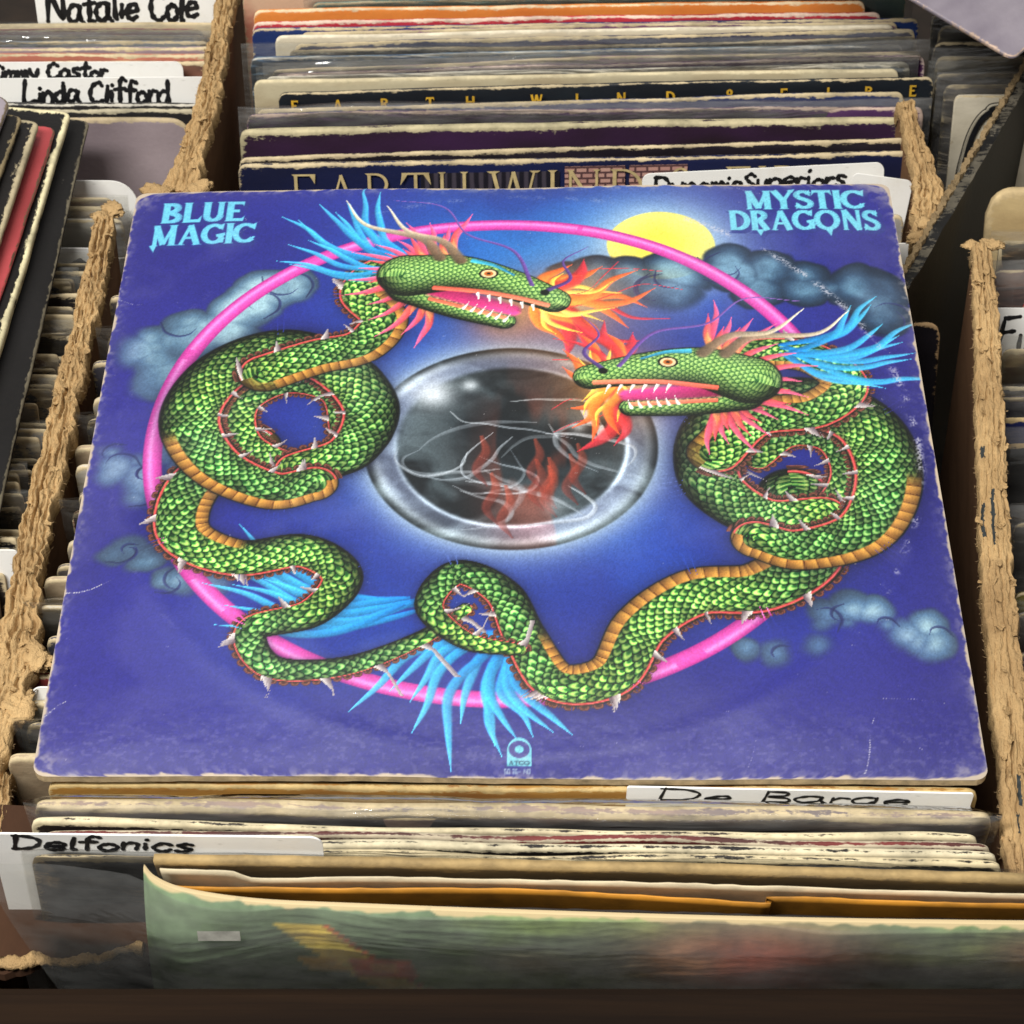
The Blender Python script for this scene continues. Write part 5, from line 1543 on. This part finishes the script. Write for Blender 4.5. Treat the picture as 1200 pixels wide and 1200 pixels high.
cols = [(196, 180, 146), (60, 58, 58), (150, 140, 126), (120, 128, 140), (214, 210, 200), (90, 82, 74), (176, 156, 120), (40, 40, 44), (200, 196, 186), (170, 120, 80), (140, 140, 136), (50, 46, 44)]
lm = [lb('lf_%d' % i, tuple(int(v * .8) for v in c), None, .45 + .3 * (i % 3 == 0)) for i, c in enumerate(cols)]
y = .893
k = 0
while y > .585:
    sleeve((-.502, y + rr.uniform(-.003, .003), .3315 + rr.uniform(-.004, .002)), (-.1875 + rr.uniform(-.007, .002), y, .3300 + rr.uniform(-.009, .003)), rr.choice(lm),
           'sleeve end packed between the left stack and the torn box wall', LR + rr.uniform(-.06, .04), rr.uniform(.0016, .0032), group='sleeves in the left front box', nx=10, rc=.0018, plastic=(M_PLASTIC if k % 3 == 0 else None))
    y -= rr.uniform(.0040, .0090); k += 1
card((-.262, .6800, .3420), (-.1835, .6800, .3410), 'blank white card corner left of the torn wall, half way down', LR, None, rc=.002)
card((-.1665, .6020, .3460), (-.1400, .6020, .3460), 'blank white card corner between torn wall and blue sleeve', LR, None, rc=.004)

# ------------------------------------------------------------------ stack of sleeves lying askew on the left box
def lying(far, near, tilt, mat, label, t, w=.312, plastic=None, rc=.004, drop_=0.0, hole=None):
    """edge far-near points towards the viewer's right; the sleeve extends to the left and upwards by tilt"""
    SEED[0] += 1
    X = (Vector(far) - Vector(near)); ln = X.length; X.normalize()
    Z = Vector((math.cos(tilt), 0, -math.sin(tilt)))
    Z = (Z - X * Z.dot(X)).normalized(); Y = Z.cross(X)
    T = (Vector(far) + Vector(near)) / 2
    B = T - Z * w
    Mx = Matrix(((X.x, Y.x, Z.x, B.x), (X.y, Y.y, Z.y, B.y), (X.z, Y.z, Z.z, B.z), (0, 0, 0, 1)))
    root = empty('record_sleeve', Mx); tag(root, label, 'record sleeve')
    V, Fc, W = sleeve_mesh(ln, w, t, SEED[0], .0008, rc, 50)
    mesh_obj('cover', V, Fc, mat, root, True, {'wear': W})
    if plastic:
        V, Fc = plastic_mesh(ln + .006, w, t, SEED[0], .005, .0008)
        mesh_obj('plastic_cover', V, Fc, plastic, root, True)
    return root
tl = math.radians(5)
lying((-.1982, .9891, .3400), (-.1935, .6780, .3400), tl, lb('s_black', (13, 12, 12), (18, 17, 17), .40, (110, 102, 84), rough=.62), 'black sleeve, lowest and rightmost of the leaning left stack', .0030)
lying((-.2045, .9804, .3475), (-.2100, .6690, .3475), tl, lb('s_cream', (17, 15, 15), (22, 20, 19), .80, (226, 214, 172)), 'thick cream-edged sleeve in the leaning left stack', .0052)
lying((-.2085, .9600, .3525), (-.2150, .6490, .3525), tl, lb('s_pink', (176, 72, 74), (120, 44, 44), .30, (100, 76, 58), pscale=8), 'pink red sleeve in the leaning left stack', .0026)
lying((-.2140, .9522, .3590), (-.2210, .6410, .3590), tl, lb('s_beige', (20, 18, 17), (26, 23, 22), .80, (176, 162, 130)), 'beige edged sleeve in the leaning left stack, above the pink one', .0046)
lying((-.2205, .9489, .3645), (-.2290, .6380, .3645), tl, lb('s_black2', (17, 15, 14), (22, 20, 18), .5, (140, 124, 92)), 'black sleeve near the top of the leaning left stack', .0036)
lying((-.2262, .9600, .3710), (-.2350, .6490, .3710), tl, lb('s_fog', (150, 140, 146), (60, 60, 72), .45, (110, 96, 78), pscale=14, stretch=(1, 1, 1)), 'grey blotchy sleeve on top of the leaning left stack', .0036, rc=.010)

# ------------------------------------------------------------------ right rear box
RR = math.radians(-10)
rw = sleeve((.2126, 1.0200, .3350), (.5246, 1.0200, .3350), lb('r_white', (206, 196, 174), (190, 180, 158), .35), 'white sleeve with a curved black line beside the black carton flap', RR, .0032, rc=.003)
# curved black band printed on it
V, Fc = [], []
P = catmull([(-.1510, .20), (-.1500, .262), (-.1478, .284), (-.1445, .297), (-.1390, .3045), (-.1290, .3070), (-.06, .3070)], 12)
for w_i, (o0, w_) in enumerate([(0, .0026), (-.0030, .0006)]):
    b = len(V)
    for i, p in enumerate(P):
        q0, q1 = P[max(0, i - 1)], P[min(len(P) - 1, i + 1)]
        t_ = (q1 - q0) / (np.linalg.norm(q1 - q0) + 1e-9); n_ = np.array([-t_[1], t_[0]])
        for s_ in (-.5, .5):
            c = p + n_ * (-o0 + s_ * w_)
            V.append((c[0], -.0027 - .0004 * w_i, c[1]))
    for i in range(len(P) - 1):
        Fc.append((b + 2 * i, b + 2 * i + 1, b + 2 * i + 3, b + 2 * i + 2))
mesh_obj('black_band', V, Fc, M_INK, rw)
for (xl, Y, z, m_, lab, pl) in [
    (.2085, 1.0270, .3370, lb('r_b1', (150, 140, 124), (120, 112, 100), .6), 'beige sleeve in plastic behind the white one with black line', M_PLASTIC2),
    (.2050, 1.0340, .3395, lb('r_b2', (52, 46, 46), (70, 62, 60), .6), 'dark sleeve with frayed corner in the right rear box', M_PLASTIC),
    (.2065, 1.0460, .3420, lb('r_b3', (176, 168, 150), (150, 142, 126), .6), 'pale sleeve with clear plastic in the right rear box', M_PLASTIC2),
    (.2070, 1.0580, .3430, lb('r_b4', (34, 33, 36), (44, 42, 44), .5), 'black sleeve in the right rear box below the mauve one', None),
    (.2110, 1.0720, .3440, lb('r_b5', (112, 106, 98), (90, 84, 78), .5), 'grey sleeve deep in the right rear box', M_PLASTIC),
    (.2100, 1.0860, .3430, lb('r_b6', (40, 40, 46), (54, 52, 54), .5), 'dark sleeve farthest back in the right rear box', None)]:
    sleeve((xl, Y, z), (xl + .312, Y, z), m_, lab, RR, .0034, plastic=pl, nx=24)
# mauve sleeve lying across the top right corner
SEED[0] += 1
cA = Vector((.2255, .9680, .3840))
Xd = Vector((.62, .78, 0)).normalized(); Yd = Vector((-.30, .93, .18)).normalized()
Zd = (Yd - Xd * Yd.dot(Xd)).normalized()
Yn = Zd.cross(Xd)
ctr = cA + Xd * .156
Mx = Matrix(((Xd.x, Yn.x, Zd.x, ctr.x), (Xd.y, Yn.y, Zd.y, ctr.y), (Xd.z, Yn.z, Zd.z, ctr.z), (0, 0, 0, 1)))
ly = empty('record_sleeve', Mx); tag(ly, 'mauve grey sleeve lying across the top right corner', 'record sleeve')
V, Fc, W = sleeve_mesh(.312, .312, .003, SEED[0], .0006, .004, 50)
V = [(x, y_, .312 - z) for (x, y_, z) in V]
mesh_obj('cover', V, [tuple(reversed(f)) for f in Fc], lb('r_lying', (142, 134, 142), (120, 112, 122), .4, (196, 170, 150), pscale=12), ly, True, {'wear': W})

# ------------------------------------------------------------------ right front box
RF = math.radians(-9)
rs = sleeve((.2135, .9270, .3420), (.5255, .9270, .3420), lb('rf_beige', (190, 166, 120), (170, 146, 104), .9, (196, 172, 128)), 'thick beige worn-out sleeve with black inside at the right edge', math.radians(-16), .0060, rc=.012)
patch(rs, 'black_inside', -.1440, .14, .1, rs['h'] - .012, mat_plain('black_print', (26, 25, 25), .5), -.0036)
patch(rs, 'grey_strip', -.1360, -.1325, .1, rs['h'] - .014, mat_plain('pale_print', (170, 160, 140), .5), -.0042)
for (xl, Y, z, m_, lab, pl, ln_) in [
    (.2135, .8900, .3385, lb('rf_worn', (170, 140, 104), (60, 50, 44), .8), 'ragged brown sleeve corner behind the plastic one at right', M_PLASTIC, RF),
    (.2085, .8720, .3350, lb('rf_plum', (128, 104, 92), (110, 86, 78), .4), 'brown mauve sleeve in thick clear plastic at right', M_PLASTIC2, math.radians(-20)),
    (.2200, .8560, .3310, lb('rf_red', (190, 50, 66), (160, 40, 56), .4), 'red sleeve corner behind the card marked F', None, RF),
    (.2075, .8290, .3245, lb('rf_gold', (196, 176, 128), (150, 120, 90), .75, pscale=30), 'cream and gold picture sleeve in front of the card marked F', M_PLASTIC3, math.radians(-16)),
    (.2010, .8030, .3240, lb('rf_bl', (36, 34, 36), (60, 52, 48), .55), 'black edged sleeve right of the wall, above the navy one', None, RF),
    (.1995, .7930, .3260, lb('rf_slate', (62, 56, 74), (48, 44, 60), .5), 'dark violet sleeve right of the wall', M_PLASTIC2, RF),
    (.1975, .7770, .3275, lb('rf_navy', (34, 40, 84), (40, 46, 90), .65, (190, 166, 120)), 'navy sleeve with curled tan corner right of the wall', None, math.radians(-14)),
    (.1965, .7600, .3280, lb('rf_black', (26, 25, 26), (34, 32, 32), .6, (176, 150, 108)), 'black sleeve with curled tan corner right of the wall', M_PLASTIC3, math.radians(-24)),
    (.1920, .7080, .3310, lb('rf_grey', (110, 106, 100), (60, 58, 56), .5), 'grey sleeve in cloudy plastic right of the wall', M_PLASTIC2, math.radians(-18)),
    (.1870, .6700, .3290, lb('rf_olive', (150, 138, 66), (70, 64, 44), .4, pscale=30), 'olive yellow sleeve right of the wall', None, math.radians(-12)),
    (.1850, .6580, .3290, lb('rf_pale', (190, 184, 176), (150, 140, 136), .5), 'pale sleeve in plastic low on the right edge', M_PLASTIC, math.radians(-12)),
    (.1830, .6380, .3280, lb('rf_mauve', (120, 104, 104), (96, 84, 86), .5), 'dusky sleeve lowest on the right edge', None, math.radians(-12))]:
    sleeve((xl, Y, z), (xl + .312, Y, z), m_, lab, ln_, .0028, plastic=pl, nx=24, rc=.0035)
card((.2033, .8500, .3307), (.2920, .8500, .3307), 'white divider card marked with a big F at the right edge', math.radians(-14), 'Fu', .0150, .0019, .0055, .0190, sd=3, rc=.004)
